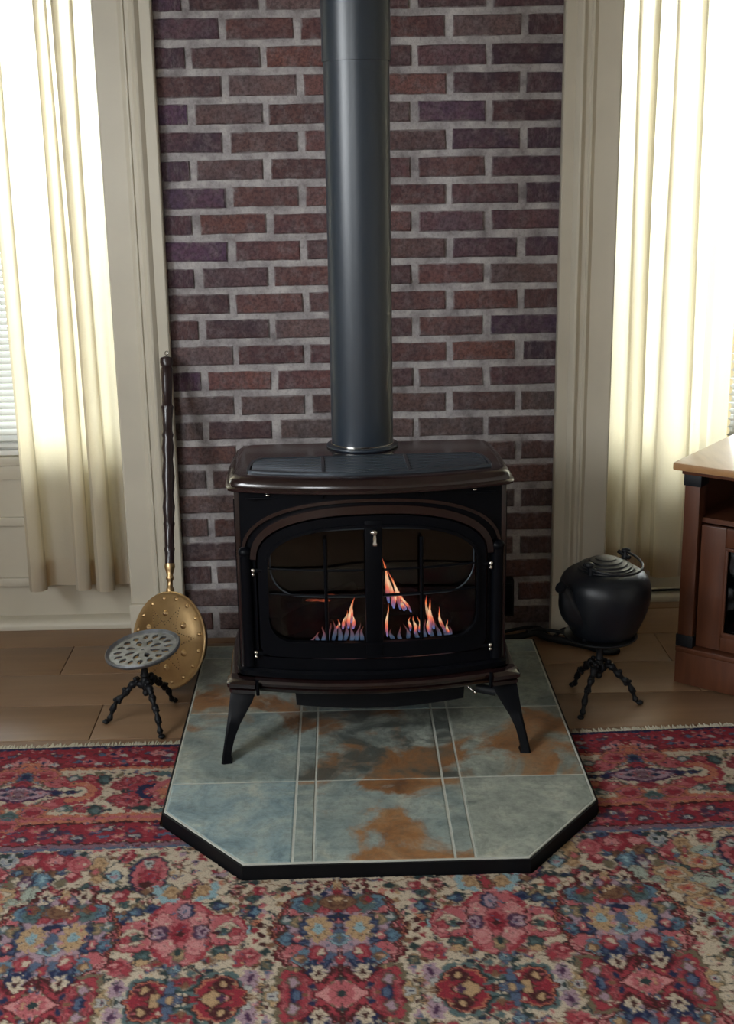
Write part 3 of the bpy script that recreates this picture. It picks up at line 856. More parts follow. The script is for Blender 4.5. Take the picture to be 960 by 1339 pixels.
RUG_MEDALLION = [('p', [(0.0049, 0.7129), (0.0268, 0.7339), (0.0417, 0.7188), (0.0593, 0.7265), (0.0718, 0.7657), (0.1056, 0.7899), (0.1184, 0.8367), (0.1331, 0.8732), (0.1326, 0.9249), (0.12, 0.963), (0.1321, 0.9774), (0.1119, 1.0109), (0.0845, 1.0352), (0.067, 1.0648), (0.0408, 1.0857), (0.017, 1.0462), (-0.0027, 1.0294)], 'crimson'), ('p', [(0.0047, 0.7193), (0.0256, 0.7396), (0.0397, 0.7249), (0.0565, 0.7323), (0.0684, 0.7702), (0.1006, 0.7937), (0.1127, 0.8389), (0.1266, 0.8744), (0.1263, 0.9245), (0.1143, 0.9615), (0.1258, 0.9756), (0.1065, 1.0081), (0.0805, 1.0318), (0.0639, 1.0607), (0.0388, 1.0809), (0.0162, 1.0426), (-0.0026, 1.0263)], 'pink'), ('p', [(0.0045, 0.7295), (0.0238, 0.7485), (0.0369, 0.7347), (0.0525, 0.7417), (0.0635, 0.7775), (0.0934, 0.7996), (0.1047, 0.8424), (0.1178, 0.876), (0.1176, 0.9237), (0.1064, 0.9589), (0.1172, 0.9722), (0.0992, 1.0032), (0.075, 1.0259), (0.0594, 1.0534), (0.0362, 1.0729), (0.015, 1.0363), (-0.0025, 1.0207)], 'rose'), ('p', [(0.0044, 0.7349), (0.0253, 0.7489), (0.0394, 0.7343), (0.0544, 0.7416), (0.0647, 0.7761), (0.0957, 0.7903), (0.1027, 0.8147), (0.068, 0.8474), (0.1136, 0.8506), (0.1218, 0.874), (0.1075, 0.8956), (0.1252, 0.9189), (0.117, 0.9456), (0.0627, 0.958), (0.0949, 0.997), (0.0909, 1.0121), (0.0653, 1.0308), (0.0394, 1.0688), (0.0165, 1.0326), (-0.0023, 1.0111)], 'ltblue'), ('p', [(0.0041, 0.7424), (0.0241, 0.7556), (0.0374, 0.7417), (0.0516, 0.7486), (0.0614, 0.7816), (0.0908, 0.7953), (0.0974, 0.8186), (0.0645, 0.8499), (0.1079, 0.853), (0.1157, 0.8754), (0.1021, 0.8961), (0.119, 0.9185), (0.1112, 0.9442), (0.0596, 0.9561), (0.0902, 0.9935), (0.0864, 1.0081), (0.0621, 1.0261), (0.0374, 1.0628), (0.0156, 1.0279), (-0.0022, 1.0072)], 'lilac'), ('e', 0.0698, 0.8094, 0.0265, 0.0295, 0, 'blue'), ('e', 0.0499, 0.8111, 0.028, 0.0354, 0, 'teal'), ('e', 0.0588, 0.7968, 0.0148, 0.021, 0, 'brown'), ('e', 0.0638, 0.7971, 0.0066, 0.0108, 0, 'crimson'), ('e', 0.0293, 0.8332, 0.0148, 0.0162, 0, 'crimson'), ('e', 0.0027, 0.8049, 0.0373, 0.0295, 0, 'brown'), ('e', 0.003, 0.79, 0.0198, 0.0084, 0, 'gold'), ('e', 0.0191, 0.788, 0.0092, 0.0084, 0, 'crimson'), ('e', 0.0315, 0.7677, 0.0099, 0.0207, 0, 'navy'), ('f', 0.0405, 0.7511, 0.0156, 0.0285, 7, 'cream', 'dkbrown'), ('e', 0.0038, 0.7597, 0.0082, 0.0244, 0, 'crimson'), ('e', 0.0042, 0.7412, 0.0046, 0.0186, 0, 'gold'), ('e', 0.0087, 0.8634, 0.024, 0.0137, 0, 'navy'), ('e', 0.001, 0.8743, 0.0083, 0.0148, 0, 'rose'), ('e', 0.0019, 0.8371, 0.0112, 0.0104, 0, 'crimson'), ('e', 0.0003, 0.9049, 0.0128, 0.0275, 0, 'slate'), ('e', 0.1062, 0.8644, 0.0134, 0.0182, 0, 'teal'), ('e', 0.1048, 0.8614, 0.0066, 0.0085, 0, 'grey'), ('e', 0.0815, 0.8713, 0.0181, 0.0228, 0, 'olive'), ('e', 0.0658, 0.8928, 0.016, 0.0392, 0, 'navy'), ('e', 0.1054, 0.9286, 0.017, 0.0247, 0, 'blue'), ('e', 0.0767, 0.9321, 0.0217, 0.0216, 0, 'navy'), ('e', 0.0839, 0.9272, 0.0109, 0.0187, 0, 'rose'), ('e', 0.0839, 0.9272, 0.0045, 0.0077, 0, 'cream'), ('f', 0.0415, 0.8978, 0.0294, 0.0506, 9, 'gold', 'ltblue'), ('e', 0.0004, 0.9378, 0.0232, 0.0216, 0, 'ltblue'), ('e', 0.0005, 0.9351, 0.0105, 0.0151, 0, 'slate'), ('e', 0.0005, 0.9324, 0.005, 0.0119, 0, 'olive'), ('e', 0.0418, 1.0089, 0.027, 0.0306, 0, 'navy'), ('e', 0.0429, 0.9805, 0.0192, 0.027, 0, 'crimson'), ('e', 0.0369, 0.9775, 0.008, 0.0104, 0, 'cream'), ('e', 0.0162, 0.9917, 0.0124, 0.0156, 0, 'slate'), ('p', [(0.0622, 0.9686), (0.081, 0.9699), (0.0963, 0.9996), (0.0816, 1.0141), (0.0631, 1.0128)], 'blue'), ('e', 0.077, 0.9958, 0.0124, 0.0163, 0, 'brown'), ('e', 0.0808, 0.9986, 0.0056, 0.0083, 0, 'gold'), ('e', 0.0559, 1.0377, 0.012, 0.02, 0, 'navy'), ('f', 0.0418, 1.0453, 0.0162, 0.027, 7, 'cream', 'dkbrown'), ('e', 0.0004, 1.0036, 0.0108, 0.0177, 0, 'red'), ('p', [(0.0044, 1.0268), (0.039, 1.0761), (0.0775, 1.0316), (0.1113, 1.0288), (0.1188, 1.074), (0.114, 1.1194), (0.1069, 1.1583), (0.0918, 1.1889), (0.0692, 1.183), (0.0358, 1.156), (0.0002, 1.1852)], 'red'), ('o', [(0.0775, 1.0316), (0.1115, 1.0263), (0.1218, 1.0742), (0.144, 1.1142), (0.1125, 1.161), (0.0917, 1.1912)], 0.0053, 'olive'), ('e', 0.085, 1.1103, 0.029, 0.0657, 0, 'rose'), ('e', 0.085, 1.1103, 0.0232, 0.0587, 0, 'red'), ('p', [(0.0038, 1.0517), (0.0268, 1.085), (0.0524, 1.1129), (0.0246, 1.1438), (0.0006, 1.1718)], 'pink'), ('f', 0.0022, 1.112, 0.0275, 0.0446, 8, 'rose', 'dkgreen'), ('e', 0.0022, 1.112, 0.0127, 0.0066, 0, 'dkgreen'), ('e', 0.0033, 1.0674, 0.0066, 0.0069, 0, 'dkgreen'), ('e', 0.0165, 1.0794, 0.0054, 0.0077, 0, 'olive'), ('e', 0.0143, 1.1454, 0.0052, 0.0074, 0, 'olive'), ('e', 0.0865, 1.1105, 0.0132, 0.024, 0, 'navy'), ('e', 0.085, 1.1103, 0.007, 0.0141, 0, 'slate'), ('e', 0.0889, 1.0711, 0.0132, 0.0201, 0, 'olive'), ('e', 0.0897, 1.0721, 0.0078, 0.0137, 0, 'lilac'), ('e', 0.0872, 1.1479, 0.0127, 0.0184, 0, 'olive'), ('e', 0.088, 1.1488, 0.0075, 0.0126, 0, 'lilac'), ('e', 0.0535, 1.0891, 0.009, 0.0125, 0, 'navy'), ('e', 0.0558, 1.1319, 0.0087, 0.0122, 0, 'navy'), ('e', 0.0657, 1.1114, 0.0099, 0.0066, 0, 'brown'), ('p', [(0.1101, 1.112), (0.1263, 1.0745), (0.147, 1.1145), (0.1204, 1.1523)], 'gold'), ('e', 0.1279, 1.1118, 0.0127, 0.0173, 0, 'grey'), ('e', 0.1288, 1.1118, 0.0049, 0.0075, 0, 'navy')]
RUG_ROSETTE = [('p', [(0.0182, 0.7649), (0.0426, 0.7936), (0.0616, 0.8377), (0.0672, 0.9044), (0.0419, 0.9631), (0.0128, 0.9962), (-0.0144, 1.0058), (-0.0383, 0.9928), (-0.058, 0.9564), (-0.0685, 0.8952), (-0.0535, 0.8265), (-0.0233, 0.789)], 'rose'), ('e', -0.0345, 0.8504, 0.0198, 0.0314, 0, 'pink'), ('e', 0.0407, 0.8555, 0.0216, 0.0319, 0, 'pink'), ('e', -0.035, 0.9401, 0.0221, 0.0329, 0, 'pink'), ('e', 0.0274, 0.9443, 0.0238, 0.0323, 0, 'pink'), ('o', [(-0.0233, 0.789), (-0.0535, 0.8265), (-0.0685, 0.8952), (-0.058, 0.9564), (-0.0383, 0.9928)], 0.0061, 'red'), ('o', [(0.0426, 0.7936), (0.0616, 0.8377), (0.0672, 0.9044), (0.0419, 0.9631), (0.0128, 0.9962)], 0.0061, 'red'), ('e', -0.0051, 0.82, 0.0203, 0.0324, 0, 'navy'), ('f', -0.0015, 0.8203, 0.0144, 0.0259, 6, 'lilac', 'slate'), ('e', -0.0451, 0.8937, 0.0217, 0.0278, 0, 'plum'), ('f', -0.0451, 0.8937, 0.0126, 0.0223, 6, 'lilac', 'plum'), ('e', 0.0434, 0.8966, 0.0217, 0.0274, 0, 'plum'), ('f', 0.0434, 0.8966, 0.0126, 0.0219, 6, 'lilac', 'plum'), ('f', 0.0, 0.8968, 0.0217, 0.0383, 9, 'crimson', 'dkbrown'), ('e', -0.0024, 0.969, 0.0149, 0.0247, 0, 'olive'), ('e', -0.0015, 0.9631, 0.0061, 0.0127, 0, 'dkgreen'), ('e', -0.0034, 0.7497, 0.0185, 0.0271, 0, 'brown'), ('e', -0.035, 0.7476, 0.019, 0.0305, 0, 'gold'), ('e', 0.0337, 0.7524, 0.019, 0.0305, 0, 'gold'), ('e', -0.0034, 0.7497, 0.0111, 0.0271, 0, 'red'), ('o', [(-0.0599, 0.718), (-0.0554, 0.7632), (-0.029, 0.7752)], 0.0081, 'ltblue'), ('o', [(0.0657, 0.7268), (0.0497, 0.7705), (0.0226, 0.7788)], 0.0079, 'ltblue'), ('p', [(-0.055, 0.8394), (-0.1024, 0.8425), (-0.1286, 0.8725), (-0.1306, 0.9155), (-0.1155, 0.9407), (-0.0663, 0.9379)], 'rose'), ('e', -0.0949, 0.8934, 0.0262, 0.0309, 0, 'cream'), ('e', -0.1099, 0.9017, 0.0162, 0.0171, 0, 'crimson'), ('e', -0.0864, 0.8971, 0.0158, 0.0148, 0, 'dkgreen'), ('e', -0.0722, 0.8968, 0.0084, 0.0062, 0, 'dkbrown'), ('e', -0.1134, 0.9197, 0.0084, 0.012, 0, 'pink'), ('e', -0.1358, 0.8937, 0.0084, 0.0149, 0, 'ltblue'), ('o', [(-0.055, 0.8394), (-0.1024, 0.8425), (-0.1286, 0.8725), (-0.1306, 0.9155), (-0.1155, 0.9407), (-0.0663, 0.9379)], 0.0025, 'crimson'), ('e', -0.0747, 0.8041, 0.0187, 0.0169, 0, 'navy'), ('e', -0.0784, 0.8038, 0.0096, 0.0105, 0, 'blue'), ('e', -0.1425, 0.7809, 0.0155, 0.0187, 0, 'dkgreen'), ('e', -0.145, 0.8332, 0.0137, 0.0268, 0, 'navy'), ('e', -0.1476, 0.8298, 0.0072, 0.0141, 0, 'blue'), ('e', -0.155, 0.7516, 0.0155, 0.0204, 0, 'red'), ('e', -0.1606, 0.7512, 0.0059, 0.0081, 0, 'pink'), ('e', -0.1189, 0.7858, 0.005, 0.0066, 0, 'brown'), ('e', -0.1033, 0.7768, 0.0052, 0.0067, 0, 'olive'), ('e', -0.0964, 0.8007, 0.0052, 0.0065, 0, 'brown'), ('e', -0.1116, 0.8061, 0.0052, 0.0065, 0, 'olive'), ('e', -0.1038, 0.8198, 0.005, 0.0064, 0, 'brown'), ('e', -0.1234, 0.8152, 0.0052, 0.0065, 0, 'olive'), ('e', -0.1613, 0.8796, 0.0077, 0.0087, 0, 'dkbrown'), ('e', -0.1507, 0.8977, 0.0079, 0.0085, 0, 'crimson'), ('e', -0.164, 0.9139, 0.0077, 0.0085, 0, 'dkbrown'), ('e', -0.1535, 0.9315, 0.0077, 0.0082, 0, 'crimson'), ('e', -0.1666, 0.9473, 0.0077, 0.0082, 0, 'dkbrown'), ('e', -0.1371, 0.9861, 0.0289, 0.029, 0, 'rose'), ('e', -0.1416, 0.98, 0.017, 0.0139, 0, 'crimson'), ('e', -0.1433, 0.9788, 0.0091, 0.0058, 0, 'pink'), ('e', -0.1233, 1.0042, 0.0115, 0.0168, 0, 'red'), ('e', -0.177, 1.0165, 0.0145, 0.0179, 0, 'dkgreen'), ('e', -0.1753, 1.0149, 0.0079, 0.0089, 0, 'olive'), ('e', -0.1718, 0.9711, 0.0105, 0.0127, 0, 'dkgreen'), ('e', -0.0862, 0.9604, 0.0197, 0.0197, 0, 'dkgreen'), ('e', -0.0845, 0.9605, 0.0115, 0.0106, 0, 'teal'), ('e', -0.0886, 0.9825, 0.0156, 0.0125, 0, 'gold'), ('e', -0.0622, 0.9911, 0.0122, 0.0139, 0, 'brown'), ('e', -0.0622, 0.9911, 0.0061, 0.0069, 0, 'crimson'), ('f', -0.1465, 1.054, 0.0197, 0.0318, 6, 'lilac', 'plum'), ('e', -0.1427, 1.0845, 0.0119, 0.0116, 0, 'grey'), ('o', [(-0.0092, 1.0997), (-0.0391, 1.0764), (-0.0584, 1.045), (-0.0909, 1.0345), (-0.1171, 1.0439), (-0.1269, 1.076)], 0.0055, 'teal'), ('p', [(-0.0132, 1.1047), (-0.0354, 1.098), (-0.0598, 1.0559), (-0.0915, 1.04), (-0.116, 1.0495), (-0.1269, 1.076), (-0.1453, 1.0961), (-0.1315, 1.1232), (-0.1234, 1.1545), (-0.1033, 1.1758), (-0.0761, 1.1626), (-0.0374, 1.1137)], 'crimson'), ('e', -0.0978, 1.0671, 0.0198, 0.0194, 0, 'dkbrown'), ('e', -0.0979, 1.0681, 0.0079, 0.0086, 0, 'gold'), ('e', -0.1002, 1.1484, 0.0185, 0.018, 0, 'dkbrown'), ('e', -0.1004, 1.1498, 0.0077, 0.008, 0, 'gold'), ('p', [(-0.1169, 1.1074), (-0.0942, 1.0942), (-0.0769, 1.0738), (-0.0706, 1.0904), (-0.053, 1.1075), (-0.0747, 1.1243), (-0.0849, 1.1417), (-0.0973, 1.1228)], 'gold'), ('e', -0.0942, 1.109, 0.0099, 0.0106, 0, 'plum'), ('o', [(-0.0171, 1.0858), (-0.0397, 1.0816), (-0.0528, 1.0537), (-0.0493, 1.0261), (-0.0334, 1.0074), (-0.021, 1.0167)], 0.0034, 'dkgreen'), ('e', -0.0335, 1.0339, 0.0086, 0.0112, 0, 'teal'), ('e', -0.0312, 1.0551, 0.0145, 0.0154, 0, 'red'), ('e', -0.0181, 1.0696, 0.0059, 0.0086, 0, 'brown'), ('p', [(0.0695, 0.8478), (0.115, 0.8574), (0.1324, 0.8902), (0.1228, 0.9327), (0.1011, 0.9553), (0.0536, 0.946)], 'rose'), ('e', 0.0938, 0.9063, 0.0262, 0.0304, 0, 'cream'), ('e', 0.1063, 0.9164, 0.0157, 0.017, 0, 'crimson'), ('e', 0.0846, 0.9087, 0.0154, 0.0146, 0, 'dkgreen'), ('e', 0.0707, 0.9065, 0.0084, 0.0061, 0, 'dkbrown'), ('e', 0.1048, 0.9345, 0.0082, 0.012, 0, 'pink'), ('e', 0.1337, 0.912, 0.0084, 0.0146, 0, 'ltblue'), ('o', [(0.0695, 0.8478), (0.115, 0.8574), (0.1324, 0.8902), (0.1228, 0.9327), (0.1011, 0.9553), (0.0536, 0.946)], 0.0025, 'crimson'), ('e', 0.0984, 0.816, 0.0192, 0.0168, 0, 'navy'), ('e', 0.1021, 0.8162, 0.0093, 0.0105, 0, 'blue'), ('e', 0.1709, 0.8024, 0.0151, 0.0184, 0, 'dkgreen'), ('e', 0.1591, 0.854, 0.0137, 0.0268, 0, 'navy'), ('e', 0.1626, 0.8511, 0.007, 0.014, 0, 'blue'), ('e', 0.1911, 0.7756, 0.0155, 0.0203, 0, 'red'), ('e', 0.1966, 0.776, 0.0058, 0.008, 0, 'pink'), ('e', 0.1465, 0.8041, 0.005, 0.0066, 0, 'brown'), ('e', 0.1338, 0.7932, 0.0052, 0.0067, 0, 'olive'), ('e', 0.1205, 0.8155, 0.0052, 0.0066, 0, 'brown'), ('e', 0.1339, 0.823, 0.0052, 0.0065, 0, 'olive'), ('e', 0.1226, 0.8353, 0.005, 0.0065, 0, 'brown'), ('e', 0.1429, 0.8335, 0.0052, 0.0065, 0, 'olive'), ('e', 0.1624, 0.9017, 0.0077, 0.0085, 0, 'dkbrown'), ('e', 0.1472, 0.9178, 0.0077, 0.0085, 0, 'crimson'), ('e', 0.1557, 0.9355, 0.0077, 0.0084, 0, 'dkbrown'), ('e', 0.1407, 0.9513, 0.0075, 0.0082, 0, 'crimson'), ('e', 0.1492, 0.9686, 0.0075, 0.0082, 0, 'dkbrown'), ('e', 0.1098, 1.0027, 0.0289, 0.0284, 0, 'rose'), ('e', 0.116, 0.9973, 0.017, 0.0139, 0, 'crimson'), ('e', 0.1179, 0.9962, 0.0088, 0.0057, 0, 'pink'), ('e', 0.0915, 1.0186, 0.0115, 0.0167, 0, 'red'), ('e', 0.1406, 1.0376, 0.0145, 0.0178, 0, 'dkgreen'), ('e', 0.1393, 1.0359, 0.0079, 0.0088, 0, 'olive'), ('e', 0.1479, 0.9925, 0.0102, 0.0127, 0, 'dkgreen'), ('e', 0.0671, 0.9707, 0.0197, 0.0197, 0, 'dkgreen'), ('e', 0.0654, 0.9706, 0.0119, 0.0104, 0, 'teal'), ('e', 0.0634, 0.9926, 0.0156, 0.0125, 0, 'gold'), ('e', 0.0351, 0.9976, 0.0122, 0.0136, 0, 'brown'), ('e', 0.0351, 0.9976, 0.0061, 0.0068, 0, 'crimson'), ('f', 0.1006, 1.0704, 0.0191, 0.0312, 6, 'lilac', 'plum'), ('e', 0.0885, 1.0998, 0.0115, 0.0116, 0, 'grey'), ('o', [(-0.0464, 1.0973), (-0.0107, 1.0782), (0.0169, 1.05), (0.0515, 1.044), (0.0746, 1.0566), (0.0756, 1.0893)], 0.0056, 'teal'), ('p', [(-0.0439, 1.1028), (-0.0203, 1.099), (0.0152, 1.0609), (0.0506, 1.0495), (0.072, 1.062), (0.0756, 1.0893), (0.0881, 1.1114), (0.0671, 1.1362), (0.0506, 1.1658), (0.0251, 1.1842), (0.0021, 1.1677), (-0.0225, 1.1147)], 'crimson'), ('e', 0.0494, 1.0768, 0.0198, 0.0194, 0, 'dkbrown'), ('e', 0.0492, 1.0779, 0.0079, 0.0086, 0, 'gold'), ('e', 0.0296, 1.1569, 0.0185, 0.0183, 0, 'dkbrown'), ('e', 0.0294, 1.1584, 0.0077, 0.008, 0, 'gold'), ('p', [(0.0571, 1.1188), (0.0385, 1.1028), (0.0271, 1.0807), (0.0164, 1.0961), (-0.0055, 1.1106), (0.0112, 1.13), (0.0165, 1.1483), (0.0337, 1.1314)], 'gold'), ('e', 0.0344, 1.1174, 0.0096, 0.0104, 0, 'plum'), ('o', [(-0.0349, 1.0846), (-0.0114, 1.0836), (0.009, 1.0577), (0.0131, 1.0303), (0.0025, 1.0097), (-0.0122, 1.0173)], 0.0034, 'dkgreen'), ('e', -0.0046, 1.0358, 0.0086, 0.0112, 0, 'teal'), ('e', -0.0126, 1.0563, 0.0145, 0.0151, 0, 'red'), ('e', -0.0294, 1.0689, 0.0059, 0.0086, 0, 'brown'), ('e', -0.0005, 1.0164, 0.0129, 0.0235, 0, 'slate'), ('e', -0.0005, 1.0164, 0.0081, 0.0145, 0, 'ltblue'), ('e', 0.0002, 1.0164, 0.0031, 0.008, 0, 'navy'), ('e', -0.0011, 1.1056, 0.0231, 0.0211, 0, 'navy'), ('e', 0.0018, 1.0747, 0.0106, 0.0237, 0, 'slate'), ('e', -0.0012, 1.1343, 0.0105, 0.0228, 0, 'slate'), ('e', -0.015, 1.1057, 0.0072, 0.0093, 0, 'slate'), ('e', 0.0133, 1.1076, 0.007, 0.0095, 0, 'slate'), ('e', -0.0009, 1.1066, 0.0059, 0.0079, 0, 'gold')]
RUG_EDGE = [('e', 0.5709, 0.5987, 0.0241, 0.0342, 0, 'grey'), ('e', 0.5728, 0.5986, 0.007, 0.0104, 0, 'dkgreen'), ('e', 0.5884, 0.5753, 0.0096, 0.0107, 0, 'dkgreen'), ('e', 0.5609, 0.5771, 0.0093, 0.0105, 0, 'dkgreen'), ('e', 0.5202, 0.6278, 0.0197, 0.0366, 0, 'gold'), ('e', 0.514, 0.6816, 0.019, 0.0214, 0, 'gold'), ('e', 0.5253, 0.6562, 0.0132, 0.0214, 0, 'brown'), ('e', 0.524, 0.6528, 0.0055, 0.0116, 0, 'rose'), ('e', 0.4809, 0.6769, 0.0197, 0.0256, 0, 'navy'), ('f', 0.4809, 0.6769, 0.0144, 0.0271, 7, 'ltblue', 'lilac'), ('e', 0.6602, 0.6805, 0.0235, 0.0281, 0, 'navy'), ('f', 0.6602, 0.6805, 0.0182, 0.0337, 7, 'blue', 'ltblue'), ('e', 0.6147, 0.6428, 0.0234, 0.026, 0, 'brown'), ('e', 0.5983, 0.6497, 0.0144, 0.0159, 0, 'navy'), ('e', 0.6025, 0.6473, 0.0068, 0.0072, 0, 'blue'), ('e', 0.6244, 0.6913, 0.0167, 0.0309, 0, 'plum'), ('e', 0.6243, 0.7016, 0.0076, 0.0139, 0, 'grey'), ('e', 0.5917, 0.697, 0.0137, 0.018, 0, 'olive'), ('e', 0.5682, 0.6708, 0.019, 0.0242, 0, 'red'), ('e', 0.5733, 0.6635, 0.0076, 0.0086, 0, 'pink'), ('e', 0.533, 0.7148, 0.0167, 0.018, 0, 'dkgreen'), ('e', 0.5145, 0.7263, 0.0163, 0.0164, 0, 'crimson'), ('e', 0.4911, 0.7347, 0.0228, 0.0096, 0, 'dkgreen'), ('e', 0.4643, 0.6025, 0.0195, 0.0252, 0, 'rose'), ('f', 0.4599, 0.5917, 0.016, 0.0301, 6, 'crimson', 'pink'), ('e', 0.4557, 0.7505, 0.0185, 0.0296, 0, 'red'), ('e', 0.4594, 0.7503, 0.0074, 0.0108, 0, 'pink'), ('e', 0.4594, 0.7233, 0.0129, 0.0111, 0, 'dkgreen'), ('e', 0.4061, 0.6716, 0.0455, 0.0783, 0, 'navy'), ('e', 0.4042, 0.6718, 0.0398, 0.0698, 0, 'rose'), ('e', 0.4045, 0.6858, 0.0243, 0.0351, 0, 'crimson'), ('e', 0.411, 0.6297, 0.0132, 0.019, 0, 'grey'), ('e', 0.411, 0.6297, 0.0055, 0.0073, 0, 'dkgreen'), ('e', 0.4086, 0.7146, 0.0167, 0.0152, 0, 'dkbrown'), ('e', 0.3985, 0.7377, 0.0185, 0.0136, 0, 'brown'), ('e', 0.3621, 0.7503, 0.0126, 0.0409, 0, 'ltblue'), ('e', 0.3833, 0.8078, 0.0222, 0.0196, 0, 'navy'), ('e', 0.4159, 0.8056, 0.018, 0.0282, 0, 'olive'), ('e', 0.4443, 0.8355, 0.0201, 0.0253, 0, 'navy'), ('e', 0.4447, 0.8323, 0.0093, 0.0128, 0, 'blue'), ('e', 0.4453, 0.7875, 0.0158, 0.0143, 0, 'dkgreen'), ('e', 0.6759, 0.6024, 0.0389, 0.0446, 0, 'crimson'), ('e', 0.6759, 0.6024, 0.0195, 0.0164, 0, 'pink'), ('e', 0.6906, 0.568, 0.0195, 0.0153, 0, 'navy'), ('e', 0.7294, 0.6204, 0.0273, 0.0367, 0, 'rose'), ('e', 0.6855, 0.728, 0.0163, 0.0219, 0, 'red'), ('e', 0.668, 0.8012, 0.0108, 0.0131, 0, 'rose'), ('e', 0.6561, 0.7367, 0.0111, 0.0337, 0, 'ltgreen'), ('e', 0.6831, 0.7647, 0.0185, 0.0199, 0, 'ltgreen')]

FOLD_U, FOLD_V, FIELD_V = -0.082, 1.11, 0.556
def rug_field():
    cv = Canvas(-0.03, 1.75, FIELD_V - 0.01, FOLD_V + 0.02, 0.0016, 'cream')
    r = random.Random(3)
    # ground shift to a grey green beyond the second medallion
    for sg in (1,):
        cv.poly([(0.70, 0.66), (0.95, 0.60), (1.75, 0.60), (1.75, 1.14), (0.78, 1.14), (0.74, 0.98), (0.72, 0.80)], 'ltgreen')
    # small sprigs over the ground
    for k in range(1500):
        u, v = r.uniform(-0.02, 1.74), r.uniform(FIELD_V, FOLD_V + .02)
        c = r.choice(['dkgreen', 'rose', 'crimson', 'olive', 'brown', 'dkgreen', 'slate', 'orange', 'gold', 'lilac'])
        a = r.uniform(0.006, 0.014)
        cv.ell(u, v, a, a * r.uniform(.45, .8), c, r.uniform(0, PI))
        if r.random() < 0.5: cv.ell(u + .001, v, a * .45, a * .3, r.choice(['cream', 'pink', 'navy', 'gold']), 0)
        if r.random() < 0.3: cv.stroke([(u, v), (u + r.uniform(-.03, .03), v + r.uniform(-.03, .03)), (u + r.uniform(-.05, .05), v + r.uniform(-.04, .04))], 0.0016, r.choice(['dkgreen', 'brown', 'dkbrown']))
    cv.line = True
    for m in RUG_EDGE: cv.motif(m)
    for du in (0.572 * 2 + .05,):
        for m in RUG_EDGE: cv.motif(m, du + 0.1, -1)
    for du, sg in ((0.3185, 1), (0.90, -1), (1.47, 1)):
        for m in RUG_ROSETTE: cv.motif(m, du, sg)
    # garlands of curling stems between the medallions
    for du in (0.318, 0.90):
        for sg in (-1, 1):
            cv.stroke([(du + sg * .15, .60), (du + sg * .19, .66), (du + sg * .15, .71), (du + sg * .10, .72)], .0022, 'dkgreen')
    for du in (0.0, 0.572, 1.17):
        for sg in (1, -1):
            for m in RUG_MEDALLION: cv.motif(m, du, sg)
    # yellow scrolls and red fruit in the outer field
    for k in range(26):
        u, v = 0.72 + 0.95 * r.random(), 0.70 + 0.40 * r.random()
        if abs(u - 0.9) < .13 or abs(u - 1.17) < .13 or abs(u - 1.47) < .13: continue
        cv.ell(u, v, .026, .017, 'dkgreen', .3); cv.ell(u, v, .021, .013, 'red', .3); cv.ell(u - .004, v, .008, .006, 'pink')
    for (u, v) in ((0.735, .80), (0.76, .86), (0.72, .74), (0.79, .70)):
        cv.ell(u, v, .045, .030, 'gold', .4); cv.ell(u, v, .033, .019, 'cream', .4); cv.flower(u, v, .02, .016, 6, 'orange', 'red')
    # single knots of other wools scattered through the pattern
    for k in range(2600):
        u, v = r.uniform(-0.02, 1.74), r.uniform(FIELD_V, FOLD_V + .02)
        a = r.uniform(.0018, .0042)
        cv.ell(u, v, a, a * r.uniform(.5, 1), r.choice(['dkbrown', 'navy', 'cream', 'rose', 'dkgreen', 'pink', 'gold', 'crimson', 'slate', 'cream', 'dkgreen']), r.uniform(0, 3))
    return cv
